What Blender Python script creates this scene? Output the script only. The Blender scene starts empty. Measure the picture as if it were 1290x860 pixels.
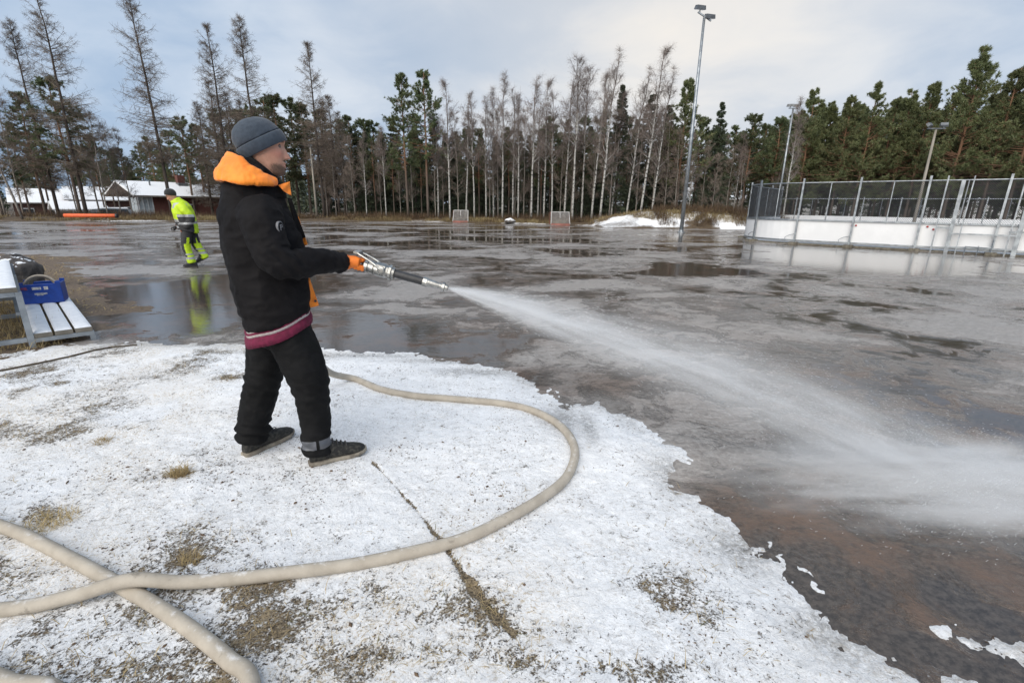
import bpy, bmesh, math, random
import numpy as np
from mathutils import Vector, Matrix

# ------------------------------------------------------------------ camera, sky, sun, exposure
scene = bpy.context.scene
C = scene.collection
F, CAMH, PITCH, ROLL = 597.0, 1.47, math.radians(16.1), math.radians(0.7)   # photo is 1290 x 860
cam = bpy.data.cameras.new('camera')
cam.sensor_width = 36.0
cam.lens = F / 1290.0 * 36.0
cam.clip_start, cam.clip_end = 0.05, 2000.0
camo = bpy.data.objects.new('camera', cam)
C.objects.link(camo)
camo.matrix_world = (Matrix.Translation((0, 0, CAMH)) @ Matrix.Rotation(math.pi / 2 - PITCH, 4, 'X')
                     @ Matrix.Rotation(ROLL, 4, 'Z'))
scene.camera = camo
SUN_EL, SUN_AZ = math.radians(38), math.radians(205)     # behind cloud, over the photographer's left shoulder
THIN_EL, THIN_AZ = math.radians(24), math.radians(13)    # where the cloud is thinnest
world = bpy.data.worlds.new('World')
scene.world = world
world.use_nodes = True
scene.view_settings.view_transform = 'Standard'
scene.view_settings.look = 'None'
scene.view_settings.gamma = 1.0
scene.view_settings.use_curve_mapping = False
scene.view_settings.exposure = 0.84
scene.cycles.use_denoising = True
scene.cycles.max_bounces = 8
scene.cycles.volume_bounces = 2
scene.cycles.transparent_max_bounces = 16
scene.cycles.caustics_reflective = False
scene.cycles.caustics_refractive = False


class NT:
    """small node-tree helper"""
    def __init__(s, nt):
        s.nt = nt
        s.nt.nodes.clear()

    def n(s, t, **kw):
        nd = s.nt.nodes.new(t)
        for k, v in kw.items():
            if k.startswith('i_'):
                key = k[2:]
                nd.inputs[int(key) if key.isdigit() else key.replace('_', ' ')].default_value = v
            else:
                setattr(nd, k, v)
        return nd

    def l(s, a, b):
        s.nt.links.new(a, b)

    def math(s, op, a, b=0.0, c=None, clamp=False):
        nd = s.n('ShaderNodeMath', operation=op, use_clamp=clamp)
        for i, v in enumerate((a, b) if c is None else (a, b, c)):
            if isinstance(v, (int, float)):
                nd.inputs[i].default_value = v
            else:
                s.l(v, nd.inputs[i])
        return nd.outputs[0]

    def mix(s, fac, a, b, blend='MIX'):
        nd = s.n('ShaderNodeMix', data_type='RGBA', blend_type=blend)
        for i, v in ((0, fac), (6, a), (7, b)):
            if isinstance(v, (int, float)):
                nd.inputs[i].default_value = v
            elif isinstance(v, tuple):
                nd.inputs[i].default_value = (*v, 1)[:4]
            else:
                s.l(v, nd.inputs[i])
        return nd.outputs[2]

    def noise(s, vec, scale, detail=4, rough=0.55, dist=0.0):
        nd = s.n('ShaderNodeTexNoise')
        nd.inputs['Scale'].default_value = scale
        nd.inputs['Detail'].default_value = detail
        nd.inputs['Roughness'].default_value = rough
        nd.inputs['Distortion'].default_value = dist
        if vec is not None:
            s.l(vec, nd.inputs['Vector'])
        return nd.outputs['Fac']

    def step(s, v, a, b, lo=0.0, hi=1.0):
        nd = s.n('ShaderNodeMapRange', interpolation_type='SMOOTHSTEP')
        if isinstance(v, (int, float)):
            nd.inputs[0].default_value = v
        else:
            s.l(v, nd.inputs[0])
        for i, x in ((1, a), (2, b), (3, lo), (4, hi)):
            nd.inputs[i].default_value = x
        return nd.outputs[0]

    def scaled(s, vec, sc, rot=(0, 0, 0)):
        nd = s.n('ShaderNodeMapping')
        nd.inputs['Scale'].default_value = sc
        nd.inputs['Rotation'].default_value = rot
        s.l(vec, nd.inputs['Vector'])
        return nd.outputs[0]


w = NT(world.node_tree)
sky = w.n('ShaderNodeTexSky', sky_type='NISHITA', sun_disc=False, sun_elevation=SUN_EL, sun_rotation=SUN_AZ,
          air_density=1.2, dust_density=1.5, ozone_density=1.5)
bg_sky = w.n('ShaderNodeBackground', i_Strength=0.06)
w.l(sky.outputs[0], bg_sky.inputs[0])
tc = w.n('ShaderNodeTexCoord')
sep = w.n('ShaderNodeSeparateXYZ')
w.l(tc.outputs['Generated'], sep.inputs[0])
zc = w.math('MAXIMUM', w.math('ADD', sep.outputs[2], 0.22), 0.12)
comb = w.n('ShaderNodeCombineXYZ')
w.l(w.math('DIVIDE', sep.outputs[0], zc), comb.inputs[0])
w.l(w.math('DIVIDE', sep.outputs[1], zc), comb.inputs[1])
comb.inputs[2].default_value = 3.7
big = w.noise(comb.outputs[0], 0.50, 4, 0.45, 0.5)
small = w.noise(comb.outputs[0], 2.1, 6, 0.55, 0.4)
dens = w.math('ADD', w.math('MULTIPLY', big, 0.70), w.math('MULTIPLY', small, 0.30))
dot = w.n('ShaderNodeVectorMath', operation='DOT_PRODUCT')
dot.inputs[1].default_value = (math.sin(THIN_AZ) * math.cos(THIN_EL), math.cos(THIN_AZ) * math.cos(THIN_EL), math.sin(THIN_EL))
w.l(tc.outputs['Generated'], dot.inputs[0])
glow = w.math('POWER', w.math('MAXIMUM', dot.outputs['Value'], 0.0), 9.0)
cfac = w.step(dens, 0.42, 0.66)
cloud = w.mix(cfac, (0.19, 0.27, 0.385), (0.36, 0.415, 0.49))
cloud = w.mix(w.math('MULTIPLY', glow, w.math('ADD', 0.55, w.math('MULTIPLY', cfac, 0.45))), cloud, (0.57, 0.525, 0.465))
bg_cloud = w.n('ShaderNodeBackground', i_Strength=1.0)
w.l(cloud, bg_cloud.inputs[0])
mixb = w.n('ShaderNodeMixShader')
w.l(w.step(dens, 0.26, 0.50, 0.72, 0.96), mixb.inputs[0])
w.l(bg_sky.outputs[0], mixb.inputs[1])
w.l(bg_cloud.outputs[0], mixb.inputs[2])
wo = w.n('ShaderNodeOutputWorld')
w.l(mixb.outputs[0], wo.inputs[0])

sun = bpy.data.lights.new('sun', 'SUN')
sun.energy = 2.2
sun.angle = math.radians(80)
sun.color = (1.0, 0.92, 0.81)
suno = bpy.data.objects.new('sun', sun)
C.objects.link(suno)
suno.rotation_euler = (math.pi / 2 - SUN_EL, 0, math.pi - SUN_AZ)

# ------------------------------------------------------------------ photo pixel -> place
_Rm = np.array(camo.matrix_world.to_3x3())
_O = np.array([0, 0, CAMH])


def ray(u, v):
    return _Rm @ np.array([(u - 645) / F, -(v - 430) / F, -1.0])


def G(u, v, z=0.0):            # the point of height z under a pixel
    d = ray(u, v)
    return _O + d * ((z - CAMH) / d[2])


def AT(u, v, y):               # the point at depth y under a pixel
    d = ray(u, v)
    return _O + d * (y / d[1])


# ------------------------------------------------------------------ numpy noise
_rs = np.random.RandomState(7)
_lat = _rs.rand(64, 64, 64).astype(np.float32)


def vnoise(x, y, z=0.0):
    x = np.asarray(x, float); y = np.asarray(y, float); z = np.zeros_like(x) + z
    xi, yi, zi = np.floor(x).astype(int), np.floor(y).astype(int), np.floor(z).astype(int)
    fx, fy, fz = x - xi, y - yi, z - zi
    fx, fy, fz = [f * f * (3 - 2 * f) for f in (fx, fy, fz)]
    r = 0
    for dx in (0, 1):
        for dy in (0, 1):
            for dz in (0, 1):
                wt = (fx if dx else 1 - fx) * (fy if dy else 1 - fy) * (fz if dz else 1 - fz)
                r = r + wt * _lat[(xi + dx) & 63, (yi + dy) & 63, (zi + dz) & 63]
    return r


def fbm(x, y, z=0.0, o=4, g=0.5):
    r, a, t = 0, 1.0, 0
    for i in range(o):
        k = 2.03 ** i
        r = r + a * vnoise(np.asarray(x) * k + 17.3 * i, np.asarray(y) * k + 5.1 * i, np.asarray(z) * k + 9.7 * i)
        t += a
        a *= g
    return r / t


def sstep(x, a, b):
    t = np.clip((np.asarray(x, float) - a) / (b - a), 0, 1)
    return t * t * (3 - 2 * t)


def seg_dist(px, py, pts):
    """distance of points to a polyline"""
    best = np.full(np.shape(px), 1e9)
    for (ax, ay), (bx, by) in zip(pts[:-1], pts[1:]):
        dx, dy = bx - ax, by - ay
        t = np.clip(((px - ax) * dx + (py - ay) * dy) / (dx * dx + dy * dy), 0, 1)
        best = np.minimum(best, np.hypot(px - ax - t * dx, py - ay - t * dy))
    return best


def inside(px, py, poly):
    c = np.zeros(np.shape(px), bool)
    n = len(poly)
    for i in range(n):
        (x1, y1), (x2, y2) = poly[i], poly[(i + 1) % n]
        if y1 == y2:
            continue
        hit = ((y1 > py) != (y2 > py)) & (px < (x2 - x1) * (py - y1) / (y2 - y1) + x1)
        c ^= hit
    return c


# ------------------------------------------------------------------ mesh helpers
def make_mesh(name, verts, faces, smooth=False, mats=None, idx=None):
    """faces: (n,3) or (n,4) arrays, or a list of such arrays"""
    fl = faces if isinstance(faces, list) else [faces]
    fl = [np.asarray(f, np.int32) for f in fl if len(f)]
    me = bpy.data.meshes.new(name)
    verts = np.asarray(verts, np.float32)
    me.vertices.add(len(verts))
    me.vertices.foreach_set('co', verts.ravel())
    loops = np.concatenate([f.ravel() for f in fl])
    tot = np.concatenate([np.full(len(f), f.shape[1], np.int32) for f in fl])
    start = np.concatenate(([0], np.cumsum(tot)[:-1])).astype(np.int32)
    me.loops.add(len(loops))
    me.loops.foreach_set('vertex_index', loops)
    me.polygons.add(len(tot))
    me.polygons.foreach_set('loop_start', start)
    if idx is not None:
        me.polygons.foreach_set('material_index', np.asarray(idx, np.int32))
    me.polygons.foreach_set('use_smooth', np.full(len(tot), smooth))
    for m in (mats or []):
        me.materials.append(m)
    me.update(calc_edges=True)
    me.validate()
    return me


class MB:
    """collects shapes, builds ONE mesh object"""
    def __init__(s):
        s.v, s.q, s.t, s.qi, s.ti, s.k, s.mi = [], [], [], [], [], 0, 0

    def add(s, v, q=None, t=None):
        v = np.asarray(v, float).reshape(-1, 3)
        if q is not None and len(q):
            s.q.append(np.asarray(q, int) + s.k); s.qi.append(np.full(len(q), s.mi))
        if t is not None and len(t):
            s.t.append(np.asarray(t, int) + s.k); s.ti.append(np.full(len(t), s.mi))
        s.v.append(v)
        s.k += len(v)
        return s

    def box(s, c, size, rz=0.0, M=None, taper=1.0):
        hx, hy, hz = np.array(size) / 2
        v = np.array([[x * (taper if z > 0 else 1), y * (taper if z > 0 else 1), z] for z in (-hz, hz)
                      for x, y in ((-hx, -hy), (hx, -hy), (hx, hy), (-hx, hy))])
        if M is not None:
            v = v @ np.array(M).T
        if rz:
            cz, sz = math.cos(rz), math.sin(rz)
            v = v @ np.array([[cz, sz, 0], [-sz, cz, 0], [0, 0, 1]])
        return s.add(v + np.array(c), [[3, 2, 1, 0], [4, 5, 6, 7], [0, 1, 5, 4], [1, 2, 6, 5], [2, 3, 7, 6], [3, 0, 4, 7]])

    def beam(s, a, b, wd, ht=None, up=(0, 0, 1)):
        """square bar from a to b"""
        a, b = np.array(a, float), np.array(b, float)
        ht = ht or wd
        d = b - a; L = np.linalg.norm(d); d /= L
        u = np.array(up, float)
        if abs(d @ u) > 0.98:
            u = np.array([0, 1.0, 0])
        x = np.cross(d, u); x /= np.linalg.norm(x)
        z = np.cross(x, d)
        return s.box((a + b) / 2, (wd, L, ht), M=np.stack([x, d, z], 1))

    def tube(s, pts, rad, n=8, cap=True):
        pts = np.asarray(pts, float)
        m = len(pts)
        rad = np.full(m, rad) if np.isscalar(rad) else np.asarray(rad, float)
        T = np.gradient(pts, axis=0) if m > 2 else np.repeat((pts[1] - pts[0])[None], 2, 0)
        T /= np.linalg.norm(T, axis=1)[:, None] + 1e-12
        u = np.cross(T[0], [0, 0, 1.0])
        if np.linalg.norm(u) < 0.1:
            u = np.cross(T[0], [1.0, 0, 0])
        u /= np.linalg.norm(u)
        ang = np.arange(n) * 2 * math.pi / n
        V = []
        for i in range(m):
            u = u - T[i] * (u @ T[i]); u /= np.linalg.norm(u) + 1e-12
            vv = np.cross(T[i], u)
            V.append(pts[i] + rad[i] * (np.cos(ang)[:, None] * u + np.sin(ang)[:, None] * vv))
        q = [[i * n + j, i * n + (j + 1) % n, (i + 1) * n + (j + 1) % n, (i + 1) * n + j] for i in range(m - 1) for j in range(n)]
        t = []
        if cap:
            V.append(np.array([pts[0], pts[-1]]))
            a = m * n
            t = [[a, (j + 1) % n, j] for j in range(n)] + [[a + 1, (m - 1) * n + j, (m - 1) * n + (j + 1) % n] for j in range(n)]
        return s.add(np.concatenate(V), q, t)

    def loft(s, secs, n=24, cap=True, pw=2.0):
        """secs: (center, axis u half vector, axis v half vector[, power])"""
        V = []
        ang = np.arange(n) * 2 * math.pi / n
        for sc_ in secs:
            c, u, vv = [np.array(k, float) for k in sc_[:3]]
            p = sc_[3] if len(sc_) > 3 else pw
            ca, sa = np.cos(ang), np.sin(ang)
            x = np.sign(ca) * np.abs(ca) ** (2 / p); y = np.sign(sa) * np.abs(sa) ** (2 / p)
            V.append(c + x[:, None] * u + y[:, None] * vv)
        m = len(secs)
        q = [[i * n + j, i * n + (j + 1) % n, (i + 1) * n + (j + 1) % n, (i + 1) * n + j] for i in range(m - 1) for j in range(n)]
        t = []
        if cap:
            V.append(np.array([secs[0][0], secs[-1][0]], float))
            a = m * n
            t = [[a, (j + 1) % n, j] for j in range(n)] + [[a + 1, (m - 1) * n + j, (m - 1) * n + (j + 1) % n] for j in range(n)]
        return s.add(np.concatenate(V), q, t)

    def lathe(s, o, axis, prof, n=16):
        """prof: list of (distance along axis, radius)"""
        o = np.array(o, float); ax = np.array(axis, float); ax /= np.linalg.norm(ax)
        u = np.cross(ax, [0, 0, 1.0])
        if np.linalg.norm(u) < 0.1:
            u = np.cross(ax, [1.0, 0, 0])
        u /= np.linalg.norm(u); v = np.cross(ax, u)
        return s.loft([(o + ax * d, u * r, v * r) for d, r in prof], n)

    def segs(s, a, b, r0, r1, n=3):
        """many open tapered prisms at once"""
        a, b = np.asarray(a, float), np.asarray(b, float)
        N = len(a)
        if N == 0:
            return s
        r0 = np.broadcast_to(r0, (N,)); r1 = np.broadcast_to(r1, (N,))
        d = b - a
        d = d / (np.linalg.norm(d, axis=1)[:, None] + 1e-9)
        h = np.where(np.abs(d[:, 2:3]) > 0.9, np.array([[1.0, 0, 0]]), np.array([[0, 0, 1.0]]))
        u = np.cross(d, h); u /= np.linalg.norm(u, axis=1)[:, None] + 1e-9
        v = np.cross(d, u)
        V = np.zeros((N, 2 * n, 3))
        for j in range(n):
            an = 2 * math.pi * j / n
            o = math.cos(an) * u + math.sin(an) * v
            V[:, j] = a + o * r0[:, None]
            V[:, n + j] = b + o * r1[:, None]
        base = (np.arange(N) * 2 * n)[:, None, None]
        q = np.array([[j, (j + 1) % n, n + (j + 1) % n, n + j] for j in range(n)])[None] + base
        return s.add(V.reshape(-1, 3), q.reshape(-1, 4))

    def tris(s, p):
        """(N,3,3) free triangles"""
        p = np.asarray(p, float)
        return s.add(p.reshape(-1, 3), None, np.arange(len(p) * 3).reshape(-1, 3))

    def mesh(s, name, mats=None, smooth=False):
        fl, il = [], []
        if s.q:
            fl.append(np.concatenate(s.q)); il.append(np.concatenate(s.qi))
        if s.t:
            fl.append(np.concatenate(s.t)); il.append(np.concatenate(s.ti))
        mats = mats if isinstance(mats, (list, tuple)) else ([mats] if mats else [])
        return make_mesh(name, np.concatenate(s.v), fl, smooth, mats, np.concatenate(il))

    def build(s, name, mats, parent=None, smooth=False):
        return link(name, s.mesh(name, mats, smooth), parent)


def link(name, me, parent=None, loc=None):
    o = bpy.data.objects.new(name, me)
    C.objects.link(o)
    if parent is not None:
        o.parent = parent
    if loc is not None:
        o.location = loc
    return o


def tag(o, label=None, cat=None, group=None, kind=None):
    for k, v in (('label', label), ('category', cat), ('group', group), ('kind', kind)):
        if v:
            o[k] = v
    return o


def thing(name, label, cat, loc=(0, 0, 0), rz=0.0, group=None):
    o = bpy.data.objects.new(name, None)
    C.objects.link(o)
    o.empty_display_size = 0.2
    o.location = loc
    o.rotation_euler = (0, 0, rz)
    return tag(o, label, cat, group)


def copy_tree(o, parent=None):
    c = o.copy()
    C.objects.link(c)
    c.parent = parent
    for ch in o.children:
        copy_tree(ch, c)
    return c


def bevel(me, wdt, seg=1):
    bm = bmesh.new(); bm.from_mesh(me)
    bmesh.ops.bevel(bm, geom=list(bm.edges), offset=wdt, segments=seg, affect='EDGES', clamp_overlap=True)
    bm.to_mesh(me); bm.free()
    return me


def remesh(mb, voxel, smooth_it=4, disp=None):
    """voxel union of the collected shapes; returns (verts, quads)"""
    me = mb.mesh('tmp')
    o = bpy.data.objects.new('tmp', me)
    C.objects.link(o)
    m = o.modifiers.new('r', 'REMESH'); m.mode = 'VOXEL'; m.voxel_size = voxel; m.adaptivity = 0.0
    if smooth_it:
        m = o.modifiers.new('s', 'SMOOTH'); m.iterations = smooth_it; m.factor = 0.5
    dg = bpy.context.evaluated_depsgraph_get()
    ev = bpy.data.meshes.new_from_object(o.evaluated_get(dg))
    bpy.data.objects.remove(o)
    n = len(ev.vertices)
    co = np.zeros(n * 3, np.float32); ev.vertices.foreach_get('co', co); co = co.reshape(-1, 3).astype(float)
    if disp is not None:
        no = np.zeros(n * 3, np.float32); ev.vertices.foreach_get('normal', no)
        co = co + no.reshape(-1, 3) * np.asarray(disp(co))[:, None]
        ev.vertices.foreach_set('co', co.astype(np.float32).ravel())
    ev.polygons.foreach_set('use_smooth', np.full(len(ev.polygons), True))
    ev.update()
    return ev, co


def assign(ev, co, mats, fn):
    """material index per face from its centre"""
    ev.materials.clear()
    for m in mats:
        ev.materials.append(m)
    n = len(ev.polygons)
    c = np.zeros(n * 3, np.float32); ev.polygons.foreach_get('center', c)
    ev.polygons.foreach_set('material_index', np.asarray(fn(c.reshape(-1, 3)), np.int32))
    return ev


# ------------------------------------------------------------------ materials
MAT = {}


def pm(name, cols, rough=0.7, scale=8.0, detail=5, metal=0.0, bump=0.0, bscale=None, stretch=(1, 1, 1), coord='Object',
       spec=0.5, rvar=0.0, lo=0.35, hi=0.65, rnd=0.0, dirt=None, sheen=0.0, trans=0.0, bstretch=None):
    """noise-mixed procedural surface. cols: two colours (or one)"""
    m = bpy.data.materials.new(name)
    m.use_nodes = True
    t = NT(m.node_tree)
    b = t.n('ShaderNodeBsdfPrincipled')
    out = t.n('ShaderNodeOutputMaterial')
    t.l(b.outputs[0], out.inputs[0])
    tc = t.n('ShaderNodeTexCoord')
    vec = t.scaled(tc.outputs[coord], stretch)
    if isinstance(cols[0], (int, float)):
        cols = (cols, tuple(c * 0.8 for c in cols))
    nz = t.noise(vec, scale, detail)
    col = t.mix(t.step(nz, lo, hi), cols[0], cols[1])
    if dirt:
        col = t.mix(t.step(t.noise(vec, dirt[1], 6, 0.65), dirt[2], dirt[2] + 0.12), col, dirt[0])
    if rnd:
        oi = t.n('ShaderNodeObjectInfo')
        hsv = t.n('ShaderNodeHueSaturation')
        t.l(t.math('ADD', 1.0 - rnd, t.math('MULTIPLY', oi.outputs['Random'], 2 * rnd)), hsv.inputs['Value'])
        t.l(t.math('ADD', 0.5 - rnd * 0.05, t.math('MULTIPLY', oi.outputs['Random'], rnd * 0.1)), hsv.inputs['Hue'])
        t.l(col, hsv.inputs['Color'])
        col = hsv.outputs[0]
    t.l(col, b.inputs['Base Color'])
    b.inputs['Metallic'].default_value = metal
    b.inputs['Specular IOR Level'].default_value = spec
    if sheen:
        b.inputs['Sheen Weight'].default_value = sheen
        b.inputs['Sheen Roughness'].default_value = 0.5
    if rvar:
        t.l(t.math('ADD', rough - rvar, t.math('MULTIPLY', nz, 2 * rvar), clamp=True), b.inputs['Roughness'])
    else:
        b.inputs['Roughness'].default_value = rough
    if bump:
        bn = t.n('ShaderNodeBump', i_Strength=1.0, i_Distance=bump)
        bv = vec if bstretch is None else t.scaled(tc.outputs[coord], bstretch)
        t.l(t.noise(bv, bscale or scale * 3, 5, 0.6), bn.inputs['Height'])
        t.l(bn.outputs[0], b.inputs['Normal'])
    if trans:
        tr = t.n('ShaderNodeBsdfTranslucent')
        t.l(col, tr.inputs[0])
        ms = t.n('ShaderNodeMixShader', i_0=trans)
        t.l(b.outputs[0], ms.inputs[1]); t.l(tr.outputs[0], ms.inputs[2]); t.l(ms.outputs[0], out.inputs[0])
    MAT[name] = m
    return m


SNOW = pm('snow', ((0.86, 0.87, 0.89), (0.74, 0.76, 0.79)), 0.6, 14, bump=0.006, bscale=60, lo=0.3, hi=0.75)
GALV = pm('galvanised_steel', ((0.36, 0.39, 0.41), (0.24, 0.26, 0.28)), 0.45, 6, metal=0.75, bump=0.0004, bscale=80, rvar=0.12)
STEEL = pm('bright_steel', ((0.46, 0.455, 0.43), (0.27, 0.265, 0.25)), 0.28, 30, metal=0.95, rvar=0.1, bump=0.0003, bscale=120)
BLACKP = pm('black_rubber', ((0.018, 0.018, 0.02), (0.03, 0.03, 0.032)), 0.45, 30)
WHITEB = pm('white_board', ((0.80, 0.81, 0.82), (0.74, 0.75, 0.76)), 0.35, 1.3, dirt=((0.52, 0.50, 0.47), 2.2, 0.66))
REDB = pm('red_plastic', (0.35, 0.02, 0.02), 0.4)
CONC = pm('concrete', ((0.20, 0.18, 0.14), (0.10, 0.09, 0.07)), 0.9, 12, bump=0.01)
POLEW = pm('grey_wood_pole', ((0.30, 0.27, 0.23), (0.20, 0.18, 0.15)), 0.8, 8, stretch=(1, 1, 0.1), bump=0.004)
BRICK = pm('red_brick', ((0.13, 0.048, 0.036), (0.09, 0.034, 0.028)), 0.85, 9, bump=0.004)
WOODG = pm('grey_wood', ((0.23, 0.20, 0.17), (0.15, 0.13, 0.11)), 0.8, 10, stretch=(1, 1, 0.1), bump=0.003)
WOODW = pm('white_wood', ((0.62, 0.64, 0.66), (0.5, 0.52, 0.54)), 0.6, 6)
GLASSD = pm('dark_window_glass', (0.03, 0.04, 0.05), 0.06, spec=0.8)
GLASSL = pm('veranda_glass', ((0.50, 0.56, 0.60), (0.38, 0.44, 0.48)), 0.12, 3, spec=0.8)
ORNG = pm('orange_paint', ((0.72, 0.13, 0.03), (0.60, 0.10, 0.03)), 0.5, 6)
BLUEP = pm('blue_plastic', ((0.012, 0.06, 0.33), (0.01, 0.045, 0.25)), 0.38, 14)
ROCK = pm('boulder', ((0.09, 0.078, 0.07), (0.045, 0.04, 0.037)), 0.75, 5, bump=0.02, bscale=14, dirt=((0.14, 0.12, 0.1), 9, 0.56))


PUDDLES = [(-4.9, 7.6, 2.4, 3.4, 0.20), (10.8, 15.4, 6.5, 5.5, 0.22), (-1.5, 5.5, 2.0, 1.2, 0.12), (5.0, 11.2, 4.5, 1.1, 0.12), (-5.0, 27.0, 10.0, 1.8, 0.14), (2.0, 21.0, 9.0, 1.4, 0.15), (-6.0, 18.0, 5.0, 1.2, 0.12), (0.0, 33.0, 14.0, 2.0, 0.12), (8.5, 24.0, 1.6, 5.0, 0.12)]
BAREWET = [(1.75, 1.75, 1.3, 0.95, 0.22), (2.6, 1.5, 1.2, 0.7, 0.2), (0.5, 3.9, 0.9, 0.5, 0.10)]


def wetice():
    m = bpy.data.materials.new('wet_ice'); m.use_nodes = True
    t = NT(m.node_tree)
    b = t.n('ShaderNodeBsdfPrincipled'); out = t.n('ShaderNodeOutputMaterial'); t.l(b.outputs[0], out.inputs[0])
    v = t.n('ShaderNodeTexCoord').outputs['Object']
    patch = t.noise(t.scaled(v, (1, 1.25, 1), (0, 0, 0.3)), 0.36, 6, 0.54, 0.6)
    patch2 = t.noise(v, 2.3, 7, 0.68, 0.5)
    fine = t.noise(v, 34, 6, 0.68)
    sv = t.n('ShaderNodeSeparateXYZ'); t.l(v, sv.inputs[0])
    for (cx, cy, rx, ry, amt) in PUDDLES:                # standing water lies here
        ex = t.math('DIVIDE', t.math('SUBTRACT', sv.outputs[0], cx), rx)
        ey = t.math('DIVIDE', t.math('SUBTRACT', sv.outputs[1], cy), ry)
        e2 = t.math('ADD', t.math('MULTIPLY', ex, ex), t.math('MULTIPLY', ey, ey))
        patch = t.math('SUBTRACT', patch, t.math('MULTIPLY', t.step(e2, 1.0, 0.0), amt))
    grit = t.noise(v, 150, 3, 0.6)
    pp = t.math('ADD', t.math('MULTIPLY', patch, 0.8), t.math('MULTIPLY', patch2, 0.2))
    pp = t.math('ADD', t.math('MULTIPLY', t.math('SUBTRACT', pp, 0.5), 1.15), 0.5)
    for (cx, cy, rx, ry, amt) in BAREWET:                # wet gravel without an ice skin yet
        ex = t.math('DIVIDE', t.math('SUBTRACT', sv.outputs[0], cx), rx)
        ey = t.math('DIVIDE', t.math('SUBTRACT', sv.outputs[1], cy), ry)
        e2 = t.math('ADD', t.math('MULTIPLY', ex, ex), t.math('MULTIPLY', ey, ey))
        pp = t.math('SUBTRACT', pp, t.math('MULTIPLY', t.step(e2, 1.0, 0.0), amt))
    icy = t.step(pp, 0.38, 0.60)                        # thin rough ice skin over the wet gravel
    ground = t.mix(t.step(fine, 0.36, 0.66), (0.040, 0.033, 0.028), (0.115, 0.095, 0.079))
    ground = t.mix(t.step(patch2, 0.42, 0.66), ground, (0.125, 0.078, 0.052))
    ground = t.mix(t.step(grit, 0.62, 0.72), ground, (0.17, 0.15, 0.13))
    icec = t.mix(t.step(t.math('ADD', t.math('MULTIPLY', fine, 0.5), t.math('MULTIPLY', t.noise(t.scaled(v, (1, 1.6, 1)), 9, 5, 0.65, 1.0), 0.5)), 0.38, 0.62), (0.26, 0.238, 0.22), (0.45, 0.425, 0.402))
    col = t.mix(t.math('MULTIPLY', icy, 0.80), ground, icec)
    speck = t.math('MULTIPLY', t.step(t.noise(v, 22, 5, 0.7), 0.66, 0.74), t.step(patch2, 0.40, 0.60))
    col = t.mix(speck, col, (0.50, 0.51, 0.52))
    water = t.step(t.math('ADD', t.math('MULTIPLY', patch, 0.55), t.math('MULTIPLY', patch2, 0.45)), 0.465, 0.535)
    t.l(t.mix(water, t.mix(0.3, col, (0.02, 0.017, 0.015)), col), b.inputs['Base Color'])   # soaked ground under standing water is darker
    ro = t.math('ADD', 0.02, t.math('MULTIPLY', water, 0.17))
    ro = t.math('ADD', ro, t.math('MULTIPLY', icy, 0.12))
    ro = t.math('ADD', ro, t.math('MULTIPLY', speck, 0.3), clamp=True)
    t.l(ro, b.inputs['Roughness'])
    b.inputs['IOR'].default_value = 1.5
    rip = t.noise(t.scaled(v, (1.0, 1.9, 1)), 5.5, 3, 0.5, 0.4)
    h = t.math('MULTIPLY', rip, t.math('ADD', 0.0014, t.math('MULTIPLY', water, 0.014)))
    scal = t.noise(t.scaled(v, (1.0, 1.7, 1), (0, 0, 0.15)), 17, 4, 0.6, 0.8)
    h = t.math('ADD', h, t.math('MULTIPLY', scal, t.math('ADD', 0.0007, t.math('MULTIPLY', water, 0.0045))))
    h = t.math('ADD', h, t.math('MULTIPLY', t.math('MULTIPLY', fine, water), 0.0085))
    h = t.math('ADD', h, t.math('MULTIPLY', t.math('MULTIPLY', patch2, icy), 0.012))
    h = t.math('ADD', h, t.math('MULTIPLY', t.math('MULTIPLY', grit, water), 0.0016))
    bn = t.n('ShaderNodeBump', i_Strength=1.0, i_Distance=1.0)
    t.l(h, bn.inputs['Height']); t.l(bn.outputs[0], b.inputs['Normal'])
    return m


WETICE = wetice()


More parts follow.
